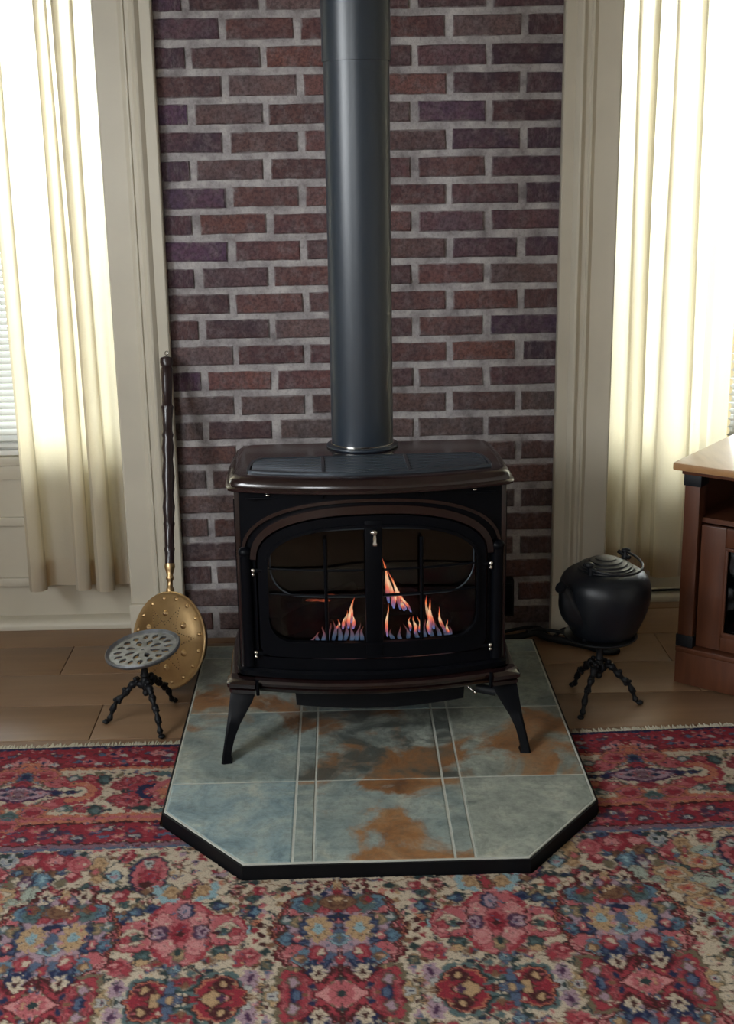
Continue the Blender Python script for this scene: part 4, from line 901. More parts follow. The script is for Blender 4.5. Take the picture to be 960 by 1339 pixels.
def rug_border():
    cv = Canvas(-0.02, 0.41, -0.02, 0.58, 0.0016, 'cream')
    r = random.Random(9)
    W = 0.41
    def strip(v0, v1, c): cv.poly([(-.02, v0), (W + .02, v0), (W + .02, v1), (-.02, v1)], c)
    strip(0.0, 0.045, 'mauve'); strip(0.036, 0.05, 'navy')
    strip(0.050, 0.158, 'crimson')
    for k in range(60):
        u, v = r.uniform(0, .39), r.uniform(.058, .15)
        a = r.uniform(.007, .016); cv.ell(u, v, a, a * .6, r.choice(['red', 'plum', 'navy', 'wine', 'rose', 'slate', 'wine', 'red']))
    for k in range(7):
        u = 0.03 + k * 0.058; v = 0.085 if k % 2 else 0.125
        cv.flower(u, v, .021, .016, 6, r.choice(['rose', 'pink', 'red']), 'navy'); cv.ell(u + .028, v + .01, .012, .008, 'grey'); cv.ell(u + .030, 0.21 - v, .014, .009, 'slate')
    strip(0.152, 0.166, 'wine'); strip(0.158, 0.172, 'orange'); strip(0.172, 0.180, 'cream')
    # main cream guard: sprigs
    for k in range(120):
        u, v = r.uniform(0, .40), r.uniform(.185, .40)
        a = r.uniform(.006, .013); cv.ell(u, v, a, a * .6, r.choice(['dkgreen', 'teal', 'rose', 'olive', 'crimson', 'slate']), r.uniform(0, 3))
    strip(0.398, 0.410, 'orange'); strip(0.410, 0.432, 'rose'); strip(0.424, 0.438, 'orange'); strip(0.436, 0.445, 'dkbrown')
    strip(0.445, 0.530, 'crimson')
    for k in range(50):
        u, v = r.uniform(0, .40), r.uniform(.452, .523)
        a = r.uniform(.006, .015); cv.ell(u, v, a, a * .6, r.choice(['plum', 'wine', 'red', 'navy', 'slate', 'mauve', 'plum']))
    for k in range(6):
        u = 0.05 + k * 0.065; v = 0.47 if k % 2 else 0.505
        cv.ell(u, v, .020, .014, 'plum'); cv.ell(u, v, .014, .009, 'grey'); cv.ell(u, v, .006, .004, 'slate'); cv.flower(u + .03, .975 - v, .018, .013, 6, 'rose', 'gold')
    strip(0.530, 0.536, 'dkbrown'); strip(0.536, 0.558, 'mauve'); strip(0.552, 0.562, 'slate')
    # spray of blossoms on the axis
    E, F = cv.ell, cv.flower
    for c, k in (('olive', 1.0), ('rose', .88)): E(.085, .232, .040 * k, .034 * k, c); E(.03, .175, .05 * k, .035 * k, c); E(.09, .345, .045 * k, .030 * k, c)
    E(.0, .15, .03, .03, 'orange')
    for (u, v) in ((.048, .192), (.052, .378), (.0, .440)):
        E(u, v, .040, .036, 'orange'); E(u, v, .030, .028, 'rose'); E(u, v + .004, .018, .014, 'crimson')
    E(0, .205, .022, .030, 'slate'); E(0, .20, .012, .014, 'navy'); E(0, .24, .03, .02, 'red'); E(0, .395, .024, .02, 'teal'); E(0, .345, .03, .018, 'red')
    cv.poly([(0, .245), (.06, .265), (.13, .285), (.06, .315), (0, .335)], 'plum'); cv.poly([(0, .258), (.05, .274), (.10, .287), (.05, .305), (0, .322)], 'lilac')
    E(.10, .287, .030, .008, 'navy'); E(.13, .287, .018, .012, 'navy'); E(0, .29, .026, .026, 'mauve'); E(.035, .29, .012, .010, 'navy')
    cv.stroke([(.115, .245), (.165, .245), (.185, .285), (.165, .325), (.115, .330)], .019, 'red'); cv.stroke([(.125, .246), (.165, .250), (.180, .285), (.160, .322), (.125, .328)], .009, 'orange')
    for v in (.215, .370):
        E(.165, v, .026, .020, 'crimson'); E(.165, v, .012, .009, 'rose'); E(.125, v + (.0), .022, .016, 'teal'); E(.120, v, .010, .008, 'grey'); E(.20, v + .008, .02, .03, 'dkgreen'); E(.202, v + .01, .011, .018, 'teal')
    # big red palmette
    for k in range(11):
        th = R(-150 + k * 30); E(.285 + .048 * math.cos(th), .292 + .062 * math.sin(th), .026, .022, 'crimson', th); E(.285 + .052 * math.cos(th), .292 + .066 * math.sin(th), .012, .009, 'rose', th)
    E(.285, .292, .036, .046, 'red'); E(.262, .290, .014, .012, 'dkgreen'); E(.27, .32, .02, .010, 'rose')
    cv.stroke([(.335, .262), (.305, .268), (.295, .29), (.305, .314), (.335, .32)], .009, 'navy')
    cv.poly([(.315, .285), (.345, .235), (.41, .20), (.43, .29), (.41, .385), (.345, .345)], 'rose'); cv.poly([(.335, .288), (.36, .25), (.43, .24), (.43, .345), (.36, .33)], 'orange')
    for k in range(14): E(.35 + .06 * r.random(), .23 + .13 * r.random(), .012, .009, r.choice(['red', 'rose', 'brown', 'gold']))
    for k in range(1000):
        u, v = r.uniform(0, .40), r.uniform(.03, .56)
        a = r.uniform(.0018, .0042)
        E(u, v, a, a * r.uniform(.5, 1), r.choice(['dkbrown', 'navy', 'cream', 'rose', 'dkgreen', 'pink', 'wine', 'crimson', 'slate']), r.uniform(0, 3))
    E(.305, .375, .03, .012, 'dkgreen'); E(.36, .39, .026, .010, 'teal'); E(.34, .20, .03, .012, 'teal'); E(.39, .185, .02, .010, 'olive')
    return cv
def inside_poly(x, y, P):
    ins = np.zeros(x.shape, bool)
    for i in range(len(P)):
        (xa, ya), (xb, yb) = P[i], P[(i + 1) % len(P)]
        if abs(yb - ya) < 1e-9: continue
        ins ^= ((ya > y) != (yb > y)) & (x < (xb - xa) * (y - ya) / (yb - ya) + xa)
    return ins
CABINET_FOOT = [(0.9137, -0.4395), (1.7027, -1.0535), (1.9729, -0.7063), (1.1839, -0.0923)]
RUG_ANG, RUG_O = 0.0216, (0.0, -0.7395)
def build_rug():
    step = 0.0036
    s0, s1, t0, t1 = -1.72, 1.75, 0.030, 1.72
    ns, nt = int((s1 - s0) / step) + 1, int((t1 - t0) / step) + 1
    S, T = np.meshgrid(s0 + np.arange(ns) * step, t0 + np.arange(nt) * step)
    S, T = S.ravel(), T.ravel()
    ca, sa = math.cos(RUG_ANG), math.sin(RUG_ANG)
    # the woven edge wanders a little
    wob = 0.010 * np.sin(S * 2.6 + 0.8) * np.exp(-T / 0.5)
    X = RUG_O[0] + S * ca + (T + wob) * sa
    Y = RUG_O[1] + S * sa - (T + wob) * ca
    rs = np.random.RandomState(4)
    Z = 0.0075 + 0.0008 * rs.rand(S.size)
    Z[(T < t0 + 0.004)] = 0.002
    U = np.abs(S - FOLD_U)
    fld, brd = rug_field(), rug_border()
    V = FOLD_V - np.abs(T - FOLD_V)
    col = fld.sample(U, V)
    Wd = np.abs(((U - 0.768 + 0.384) % 0.768) - 0.384)
    j = np.sin(S * 41.0) * 0.002
    colb = brd.sample(Wd, T + j)
    use = (T < 0.560)
    col[use] = colb[use]
    col = col ** 1.06
    lum = (col * np.array([.30, .55, .15])).sum(1, keepdims=True)
    col = col * 0.80 + (lum * np.array([1.06, .98, .94])) * 0.20
    # faces, leaving out what the hearth pad covers
    idx = np.arange(ns * nt).reshape(nt, ns)
    q = np.stack([idx[:-1, :-1].ravel(), idx[1:, :-1].ravel(), idx[1:, 1:].ravel(), idx[:-1, 1:].ravel()], 1)
    cx, cy = X[q].mean(1), Y[q].mean(1)
    def grow(P, d):
        c = np.mean(P, 0)
        return [tuple(c + (np.array(p) - c) * (1 + d / np.linalg.norm(np.array(p) - c) * 1.6)) for p in P]
    q = q[~inside_poly(cx, cy, grow(HEARTH, .0055))]
    cx, cy = X[q].mean(1), Y[q].mean(1)
    q = q[~inside_poly(cx, cy, grow(CABINET_FOOT, .006))]
    root = tag(empty('persian_rug', (0.0, -1.6, 0.0)), 'red, cream and blue floral wool rug on the brown floor around the hearth', 'rug')
    me = bpy.data.meshes.new('rug_pile')
    co = np.stack([X, Y + 1.6, Z], 1).astype(np.float32)
    me.vertices.add(len(co)); me.vertices.foreach_set('co', co.ravel())
    me.loops.add(q.size); me.loops.foreach_set('vertex_index', q.ravel().astype(np.int32))
    me.polygons.add(len(q)); me.polygons.foreach_set('loop_start', (np.arange(len(q)) * 4).astype(np.int32))
    me.update(calc_edges=True)
    at = me.attributes.new('pattern', 'FLOAT_COLOR', 'POINT')
    at.data.foreach_set('color', np.concatenate([col, np.ones((len(col), 1))], 1).astype(np.float32).ravel())
    me.materials.append(M['rug'])
    o = bpy.data.objects.new('rug_pile', me)
    C.objects.link(o); o.parent = root
    # cotton fringe along the back edge
    mb = MB(); r = random.Random(12)
    s = s0
    while s < s1:
        w = .010 * math.sin(s * 2.6 + .8)
        ln = r.uniform(.020, .034); dx = r.uniform(-.006, .006); wd = r.uniform(.0022, .0034)
        pts = [(s, .032), (s + dx * .5, .032 - ln * .5), (s + dx, .032 - ln)]
        P = [(RUG_O[0] + a * ca + (b + w) * sa, RUG_O[1] + a * sa - (b + w) * ca) for a, b in pts]
        X0 = P[0][0]
        if not (HX0 - .01 < P[0][0] < HX1 + .01) and not inside_poly(np.array([p[0] for p in P]), np.array([p[1] for p in P]), grow(CABINET_FOOT, .02)).any():
            rings = []
            for k, (x, y) in enumerate(P):
                h = (.0055, .0048, .0025)[k]; ww = wd * (1, 1.1, .5)[k]
                rings.append([(x - ww, y, .0006), (x + ww, y, .0006), (x + ww * .6, y, h), (x - ww * .6, y, h)])
            mb.loft(rings)
        s += r.uniform(.0042, .0062)
    f = mb.build('fringe', 'fringe', root, None)
    f['kind'] = 'stuff'
build_rug()

# ================================================================== gas stove
SC, SD = 0.028, -0.70
SA = math.sin(R(1.6))
def SV(u, d, z):
    """stove frame: u to the right, d towards the room, z up."""
    return (SC + u + d * SA, SD - d + u * SA, z)
def bow(u, half=0.335, corner=0.145, rise=0.060):
    return corner + rise * max(0.0, 1 - (u / half) ** 2)
def rounded_arch(a, zb, zs, zt, rb, n=28, p=2.3):
    """closed outline in (u, z): rounded foot, straight sides, basket-arch head."""
    pts = []
    for k in range(9):
        t = PI + k / 8 * PI / 2
        pts.append((-a + rb + rb * math.cos(t), zb + rb + rb * math.sin(t)))
    for k in range(1, 10): pts.append((-a + rb + (2 * a - 2 * rb) * k / 10, zb))
    for k in range(9):
        t = 1.5 * PI + k / 8 * PI / 2
        pts.append((a - rb + rb * math.cos(t), zb + rb + rb * math.sin(t)))
    for k in range(1, 5): pts.append((a, zb + rb + (zs - zb - rb) * k / 5))
    for k in range(n + 1):
        t = k / n * PI
        c, s = math.cos(t), math.sin(t)
        pts.append((a * math.copysign(abs(c) ** (2 / p), c), zs + (zt - zs) * abs(s) ** (2 / p)))
    for k in range(1, 5): pts.append((-a, zs - (zs - zb - rb) * k / 5))
    return pts
def half_arch(a, zs, zt, n=40, p=2.3, foot=0.0):
    pts = []
    if foot: pts.append((a, zs - foot))
    for k in range(n + 1):
        t = k / n * PI
        c, s = math.cos(t), math.sin(t)
        pts.append((a * math.copysign(abs(c) ** (2 / p), c), zs + (zt - zs) * abs(s) ** (2 / p)))
    if foot: pts.append((-a, zs - foot))
    return pts
def build_stove():
    root = tag(empty('gas_stove', (SC, SD, HZ)), 'brown enamelled cast-iron gas stove with arched glass doors on the hearth', 'stove')
    front = lambda off: (lambda a, b, t: SV(a, bow(a) + off + t, b))
    # ---- plan outline shared by the lid and the base moulding
    def plan(o, half, back, corner, rise, n=22):
        h = half + o
        pts = [(-h + .03, -(back + o)), (-h + .008, -(back + o) + .012), (-h, -(back + o) + .04), (-h - .006, -.03), (-h - .004, corner + o - .03), (-h + .002, corner + o - .006)]
        for k in range(n + 1):
            u = -h + .012 + (2 * h - .024) * k / n
            pts.append((u, corner + o + rise * (1 - (u / h) ** 2)))
        pts += [(h - .002, corner + o - .006), (h + .004, corner + o - .03), (h + .006, -.03), (h, -(back + o) + .04), (h - .008, -(back + o) + .012), (h - .03, -(back + o))]
        return pts
    # ---- lid
    prof = [(.7165, -.010), (.7165, .000), (.7185, .004), (.7235, .0045), (.7265, .001), (.7285, -.003), (.734, -.0035), (.742, -.007), (.748, -.014), (.7515, -.022), (.752, -.030)]
    MB().loft([[SV(u, d, z) for u, d in plan(o, .346, .212, .163, .062)] for z, o in prof]).build('lid', 'enamel', root, 30)
    # ---- top grille: frame, plate, slats, cross ribs
    def gout(o):
        h = .303 + o; pts = []
        pts += [(-h + .03, -.010 - o), (-h + .010, .020), (-h + .002, .075), (-h + .001, .115)]
        for k in range(15):
            u = -h + .004 + (2 * h - .008) * k / 14
            pts.append((u, .124 + o + .052 * (1 - (u / h) ** 2)))
        pts += [(h - .001, .115), (h - .002, .075), (h - .010, .020), (h - .03, -.010 - o)]
        return pts
    g = MB().band(gout(0), gout(-.007), lambda a, b, t: SV(a, b, t), .7516, .7585).build('grille_frame', 'grille', root, 30)
    MB().prism(gout(-.0072), lambda a, b, t: SV(a, b, t), .7517, .7523).build('grille_backing', 'satin', root)
    for k in range(11):
        d0 = .002 + k * .0152
        mb = MB(); rings = []
        hh = .290 if k else .275
        n = 16
        for j in range(n + 1):
            u = -hh + 2 * hh * j / n
            # slats straighten from the bowed front to the straight back
            dd = d0 + .0 + .050 * (k / 10) ** 2 * (1 - (u / .30) ** 2) - .045 * (k / 10) ** 2 + .010 * (k / 10)
            rings.append([SV(u, dd, .7524), SV(u, dd + .007, .7524), SV(u, dd + .006, .7578), SV(u, dd + .001, .7578)])
        mb.loft(rings).build('grille_slat', 'grille', root, 30)
    for u in (-.115, .095):
        MB(SV).box(u - .004, u + .004, -.004, .160, .7560, .7590, .001).build('grille_rib', 'grille', root)
    # ---- shell
    mb = MB(SV)
    mb.box(-.335, -.322, -.205, .150, .232, .7160, .003); mb.box(.322, .335, -.205, .150, .232, .7160, .003)
    mb.box(-.322, .322, -.205, -.192, .232, .7160, .003); mb.box(-.322, .322, -.192, .140, .690, .7160)
    mb.build('body_shell', 'enamel', root)
    mb = MB(SV)
    mb.box(-.318, .318, -.190, -.180, .262, .689); mb.box(-.318, -.308, -.180, .130, .262, .689); mb.box(.308, .318, -.180, .130, .262, .689)
    mb.box(-.308, .308, -.180, .130, .245, .262)
    mb.build('firebox', 'soot', root)
    # ---- front plate with arched opening
    n_in = rounded_arch(.288, .286, .545, .668, .02)
    outer = []
    for (u, z) in n_in:   # square outline with matching point count
        cz = .48; du, dz = u, z - cz
        k = min((.337 / abs(du)) if abs(du) > 1e-6 else 9e9, ((.7155 - cz) / dz) if dz > 1e-6 else ((.252 - cz) / dz if dz < -1e-6 else 9e9))
        outer.append((du * k, cz + dz * k))
    MB().band(outer, n_in, front(0), -.012, 0.0).build('front_plate', 'satin', root, 30)
    MB().band(half_arch(.3005, .545, .6865), half_arch(.286, .545, .6665), front(0), 0.0, .014, closed=False).build('arch_moulding', 'enamel', root, 40)
    MB().band(half_arch(.322, .555, .7015), half_arch(.314, .555, .6935), front(0), 0.0, .006, closed=False).build('outer_arch_bead', 'enamel', root, 40)
    for sg in (-1, 1):
        mb = MB()
        mb.tube([SV(sg * .312, bow(.312) + .003, .262), SV(sg * .312, bow(.312) + .003, .560)], .0155, 14)
        mb.ball(SV(sg * .312, bow(.312) + .003, .560), .0185, 10, (1, 1, .8))
        mb.build('corner_column', 'satin', root, 40)
        mb = MB(SV); mb.box(sg * .25 - .055, sg * .25 + .055, bow(.25) - .002, bow(.25) + .005, .6985, .7025, .001); mb.build('spandrel_bead', 'satin', root)
        MB().ball(SV(sg * .252, bow(.252) + .004, .7085), .0042, 8, (1.5, 1, .8)).build('screw_head', 'chrome', root, 60)
        MB().tube([SV(sg * .12, bow(.12) + .004, .704), SV(sg * .117, bow(.12) + .006, .712)], .003, 8).build('vent_tab', 'satin', root, 60)
        # hinge knuckles
        for z in (.517, .300):
            mb = MB(); p = SV(sg * .2945, bow(.2945) + .012, z)
            mb.ball(p, .0062, 8); mb.ball((p[0], p[1], p[2] - .011), .0048, 8)
            h = mb.build('hinge_pin', 'chrome', root, 60)
            mb = MB(SV); mb.box(sg * .279 - .014, sg * .279 + .012, bow(.28) + .000, bow(.28) + .010, z - .006, z + .003, .002); mb.build('hinge_strap', 'satin', root)
    # ---- pair of doors: frames, glass, lattice
    do, di = rounded_arch(.283, .292, .540, .660, .03), rounded_arch(.259, .333, .525, .632, .055)
    MB().band(do, di, front(0), -.010, .008).build('door_frame', 'satin', root, 40)
    MB().band(rounded_arch(.265, .327, .527, .638, .058), rounded_arch(.2585, .334, .525, .6315, .054), front(0), .008, .0125).build('door_bead', 'satin', root, 40)
    MB().prism(di, front(0), -.0085, -.0045).build('door_glass', 'stoveglass', root)
    MB(SV).box(-.020, .022, bow(0) - .008, bow(0) + .010, .300, .648, .004).build('door_meeting_stile', 'satin', root)
    lat = MB()
    ov = rounded_arch(.252, .452, .56, .626, .07)
    lat.tube([SV(a, bow(a) + .001, b) for a, b in ov] + [SV(ov[0][0], bow(ov[0][0]) + .001, ov[0][1])], .0020, 8)
    lat.build('lattice_hoop', 'grille', root, 60)
    for u in (-.116, .119):
        MB().tube([SV(u, bow(u) + .001, .335), SV(u, bow(u) + .001, .600)], .0045, 8).build('lattice_bar', 'satin', root, 60)
    for z in (.455, .520):
        MB().tube([SV(u, bow(u) + .001, z) for u in np.linspace(-.255, .255, 18)], .0030, 8).build('lattice_bar', 'satin', root, 60)
    mb = MB(); p = SV(.004, bow(0) + .018, .612)
    mb.lathe([(.002, -.026), (.0065, -.024), (.0070, -.020), (.0048, -.015), (.0056, -.006), (.0042, .000), (.0045, .004)], p, 12); mb.ball((p[0] - .002, p[1], p[2] + .009), .0095, 10, (1.1, 1, .8))
    mb.tube([p, SV(.004, bow(0) + .006, .612)], .004, 8)
    mb.build('door_latch', 'chrome', root, 50)
    # ---- bowed toe band below the doors and base moulding
    MB().loft([[SV(u, d, z) for u, d in plan(o, .336, .204, .150, .062)] for z, o in ((.234, -.01), (.236, .004), (.250, .006), (.256, .0))]).build('toe_band', 'satin', root, 30)
    bp = [(.196, -.012), (.197, .004), (.203, .010), (.209, .012), (.212, .007), (.2145, .007), (.217, .016), (.224, .018), (.230, .014), (.2335, .004)]
    MB().loft([[SV(u, d, z) for u, d in plan(o, .343, .205, .150, .062)] for z, o in bp]).build('base_moulding', 'enamel', root, 30)
    for sg in (-1, 1):
        mb = MB()
        mb.loft([[SV(sg * u, d, z) for u, d in ((.300, .140), (.3625 + q, .140), (.3625 + q, .178 + q), (.357 + q, .1835 + q), (.300, .1975 + q))] for z, q in ((.1975, -.004), (.199, .002), (.209, .003), (.2115, -.002))])
        mb.loft([[SV(sg * u, d, z) for u, d in ((.300, .140), (.3625 + q, .140), (.3625 + q, .178 + q), (.357 + q, .1835 + q), (.300, .1975 + q))] for z, q in ((.2125, -.002), (.216, .007), (.226, .008), (.2335, -.002))])
        mb.build('corner_cap', 'enamel', root, 30)
        MB().tube([SV(sg * .2935, .196, .196), SV(sg * .2935, .200, .236)], .0045, 8).build('door_pivot', 'satin', root, 60)
    # ---- lower valance
    ol = [(-.225, .1955), (-.207, .190), (-.200, .172), (-.198, .142)] + [(-.198 + .43 * k / 12, .142 - .006 * math.sin(PI * k / 12)) for k in range(1, 13)] + [(.234, .172), (.241, .190), (.258, .1955)]
    MB().prism(ol, lambda a, b, t: SV(a, bow(a, .335, .105, .06) + t, b), -.012, 0).build('valance', 'satin', root, 30)
    MB(SV).box(-.31, .31, -.19, .10, .190, .1955).build('bottom_plate', 'satin', root)
    # ---- control valve under the right front
    mb = MB(); mb.tube([SV(.262, .150, .176), SV(.312, .162, .168)], .0125, 14); mb.build('control_knob', 'rubber', root, 50)
    mb = MB(); mb.tube([SV(.238, .11, .195), SV(.245, .13, .170), SV(.258, .135, .160)], .0028, 8); mb.ball(SV(.262, .137, .157), .006, 8); mb.build('igniter_rod', 'chrome', root, 50)
    # ---- legs
    zz = [.198, .192, .175, .150, .120, .090, .065, .048, HZ + .0005]
    ou = [.362, .364, .3665, .370, .3745, .380, .3845, .3875, .3885]
    iu = [.299, .3005, .308, .323, .3415, .3555, .3625, .3650, .3615]
    df = [.172, .176, .182, .191, .204, .222, .240, .2535, .2575]
    db = [.105, .110, .118, .132, .153, .182, .208, .226, .228]
    def leg(sg, back):
        rings = []
        for z, a, b, f, k in zip(zz, ou, iu, df, db):
            if back: f, k = -f - .02, -k - .02; a, b = a - .05, b - .05
            rings.append([SV(sg * a, k, z), SV(sg * a, f, z), SV(sg * (a * .8 + b * .2), f + (0 if back else .004), z), SV(sg * b, f, z), SV(sg * b, k, z)])
        return MB().loft(rings)
    for back in (False, True):
        for sg in (-1, 1):
            leg(sg, back).build('leg', 'satin', root, 30)
    # ---- burner and flames
    MB(SV).box(-.20, .22, -.06, .10, .2622, .285, .006).build('burner_tray', 'soot', root)
    def flame(u, d, z0, z1, w, mat, lean=0.0, seed=0):
        r = random.Random(seed); n = 12; rings = []
        ph = r.uniform(0, 6)
        for k in range(n + 1):
            t = k / n
            rad = max(.0006, w * (math.sin(PI * min(1, t * 1.15 + .12)) ** .8 if t < .75 else (1 - t) / .25 * .42))
            if k == n: rad = .0005
            cu = u + lean * t + .006 * math.sin(ph + t * 5) * t; cd = d + .004 * math.sin(ph * 2 + t * 4)
            z = z0 + (z1 - z0) * t
            rings.append([SV(cu + rad * math.cos(2 * PI * j / 10), cd + .55 * rad * math.sin(2 * PI * j / 10), z) for j in range(10)])
        o = MB().loft(rings)
        c = SV(u, d, z0)
        o.build('flame', mat, root, 80, origin=c)
    D = .075
    for i, (u, z0, z1, w, le) in enumerate([(.046, .385, .512, .0065, -.014), (.058, .375, .490, .0065, -.016), (.075, .370, .478, .0060, -.026), (.090, .368, .455, .0055, -.034), (.102, .362, .42, .0050, -.03),
                                             (.040, .300, .390, .0045, -.001), (.058, .375, .42, .0080, .002), (.085, .365, .40, .0070, -.006),
                                             (.152, .315, .408, .0065, -.010), (.162, .310, .395, .0070, -.016), (.150, .300, .36, .0070, -.004), (.190, .305, .375, .0055, -.022), (.203, .292, .335, .0050, -.012),
                                             (.100, .310, .350, .0045, .0), (.112, .305, .352, .0055, .0), (.124, .302, .348, .0050, .0),
                                             (-.052, .335, .410, .0060, .006), (-.060, .325, .395, .0060, .008), (-.048, .32, .37, .0070, .003), (-.074, .322, .372, .0050, .010), (-.092, .318, .352, .0045, .010)]):
        flame(u, D + .006 * (i % 3), z0, z1, w * .82, 'flame', le, i)
    for i, (u, z1) in enumerate([(-.155, .312), (-.142, .325), (-.128, .335), (-.115, .345), (-.100, .352), (-.085, .355), (-.070, .350), (-.055, .345), (-.040, .34), (-.028, .335), (.055, .325), (.075, .33), (.095, .335),
                                  (.120, .335), (.140, .345), (.158, .345), (.175, .34), (.192, .335), (.205, .325)]):
        flame(u, D + .02 + .008 * (i % 2), .287, z1, .0055, 'blueflame', .006 if u < 0 else -.008, 50 + i)
    for (u, z) in ((-.150, .404), (-.120, .402), (-.105, .415)):
        MB().ball(SV(u, .085, z), .013, 8, (1.4, .5, .22)).build('ember', 'ember', root, 60)
build_stove()
def ceramic_log(a, b, r0, r1, label, seed):
    r = random.Random(seed); n = 9; pts = []; rad = []
    for k in range(n):
        t = k / (n - 1)
        pts.append(tuple(a[i] + (b[i] - a[i]) * t + (r.uniform(-.004, .004) if 0 < k < n - 1 else 0) for i in range(3)))
        rad.append((r0 + (r1 - r0) * t) * r.uniform(.9, 1.1) * (0.72 if k in (0, n - 1) else 1))
    o = MB().tube([SV(*p) for p in pts], rad, 12).build('ceramic_log', 'log', None, 50, origin=SV(*[(a[i] + b[i]) / 2 for i in range(3)]))
    tag(o, label, 'log', 'logs in the stove')
ceramic_log((-.235, -.06, .335), (.215, -.075, .345), .045, .040, 'thick charred log lying across the back of the firebox', 1)
ceramic_log((-.225, .035, .315), (-.035, -.02, .400), .028, .024, 'charred log slanting up at the left behind the blue flames', 2)
ceramic_log((.205, .030, .310), (.035, -.005, .420), .026, .022, 'charred log slanting up at the right under the tall flame', 3)
ceramic_log((-.18, .055, .395), (-.055, .02, .392), .013, .012, 'thin log with glowing red edge at the left of the fire', 4)

# vent pipe
def build_pipe():
    x, y = 0.0185, -0.553
    root = tag(empty('vent_pipe', (x, y, .7522)), 'tall satin black round flue pipe rising from the stove top', 'pipe')
    MB().lathe([(.079, .0), (.0815, .0), (.0815, .975), (.080, .975)], (x, y, .7525), 56).build('lower_section', 'pipe', root, 30)
    MB().lathe([(.0822, .965), (.0850, .9655), (.0850, 1.944), (.0822, 1.945)], (x, y, .7525), 56).build('upper_section', 'pipe', root, 30)
    MB().lathe([(.082, .0), (.094, .0), (.0955, .003), (.094, .006), (.085, .009), (.082, .009)], (x, y, .7523), 56).build('collar', 'pipe', root, 30)
    MB().lathe([(.0816, .0092), (.0842, .0092), (.0842, .0122), (.0816, .0122)], (x, y, .7523), 56).build('bright_ring', 'chrome', root, 30)
build_pipe()

# ================================================================== curtains and blind
def build_curtain(name, pts, z0, z1, label, seed, hem_h, lace_end):
    r = random.Random(seed)
    plan = smooth_path(pts, 9)
    n = len(plan)
    cx = sum(p[0] for p in plan) / n; cy = sum(p[1] for p in plan) / n
    root = tag(empty(name, (cx, cy, z0)), label, 'curtain', 'window curtains')
    zs = [z0 + (z1 - z0) * (k / 44) for k in range(45)]
    def P(i, z, off=0.0):
        x, y = plan[i]
        t = (z - z0) / (z1 - z0)
        k = 1.0 - 0.25 * t + 0.05 * math.sin(7 * t + i * .05)
        a, b = plan[max(0, i - 1)], plan[min(n - 1, i + 1)]
        dx, dy = b[0] - a[0], b[1] - a[1]; l = math.hypot(dx, dy) or 1
        return (x + .004 * math.sin(5 * t + x * 30) - dy / l * off, cy + (y - cy) * k + .003 * math.sin(9 * t + x * 50) + dx / l * off, z)
    def sheet(za, off, zlist):
        v = [P(i, z, off) for z in zlist for i in range(n)]
        f = [(j * n + i, j * n + i + 1, (j + 1) * n + i + 1, (j + 1) * n + i) for j in range(len(zlist) - 1) for i in range(n - 1)]
        return v, f
    v, f = sheet(z0, 0.0, zs)
    obj('cloth', v, f, 'curtain', root, 80)
    v, f = sheet(z0, 0.0028, [z0 + hem_h * k / 4 for k in range(5)])
    obj('hem', v, f, 'hem', root, 80)
    # scalloped lace along the free edge
    e = 0 if lace_end < 0 else n - 1
    mb = MB(); z = z0 + .01
    while z < z1 - .02:
        p = P(e, z); s = lace_end
        ring = [(p[0] + s * .010 * math.sin(PI * k / 6), p[1] - .001, z + .0125 * -math.cos(PI * k / 6)) for k in range(7)]
        ring2 = [(a, b + .0012, c) for a, b, c in ring]
        mb.loft([ring, ring2])
        z += .026
    o = mb.build('lace_edge', 'curtain', root, None); o['kind'] = 'stuff'
    return root
build_curtain('curtain', [(-1.030, .040), (-1.038, .012), (-1.024, -.014), (-.998, -.012), (-.984, .008), (-.992, .032), (-.972, .048), (-.940, .050), (-.900, .050), (-.880, .042), (-.872, .022), (-.884, .002), (-.872, -.016),
                          (-.852, -.015), (-.840, .002), (-.850, .022), (-.842, .044), (-.826, .050), (-.812, .040), (-.816, .016), (-.824, -.008), (-.808, -.028), (-.784, -.027), (-.768, -.008), (-.778, .014), (-.772, .040), (-.750, .050), (-.728, .044), (-.705, .052), (-.672, .046)], .176, 2.26,
              'long cream curtain hanging at the left window beside the brass bed warmer', 1, .085, -1)
build_curtain('curtain', [(.812, .150), (.835, .156), (.862, .150), (.872, .125), (.862, .100), (.874, .076), (.902, .072), (.920, .095), (.910, .125), (.922, .150), (.945, .158), (.968, .150), (.976, .120), (.964, .094), (.984, .068), (1.035, .068), (1.062, .092), (1.050, .112),
                          (1.056, .104), (1.076, .120), (1.100, .108), (1.122, .128), (1.146, .150), (1.166, .130), (1.190, .100)], .150, 2.26,
              'long cream curtain hanging at the right window behind the kettle and cabinet', 2, .085, 1)
for x0, x1, y, lab in ((-1.69, -.66, .015, 'white curtain rod spanning the left window recess'), (.72, 1.75, .11, 'white curtain rod spanning the right window recess')):
    o = MB().tube([(x0, y, 2.268), (x1, y, 2.268)], .008, 12).build('curtain_rod', 'sky_frame', None, 50, origin=((x0 + x1) / 2, y, 2.268))
    tag(o, lab, 'rod', 'curtain rods')
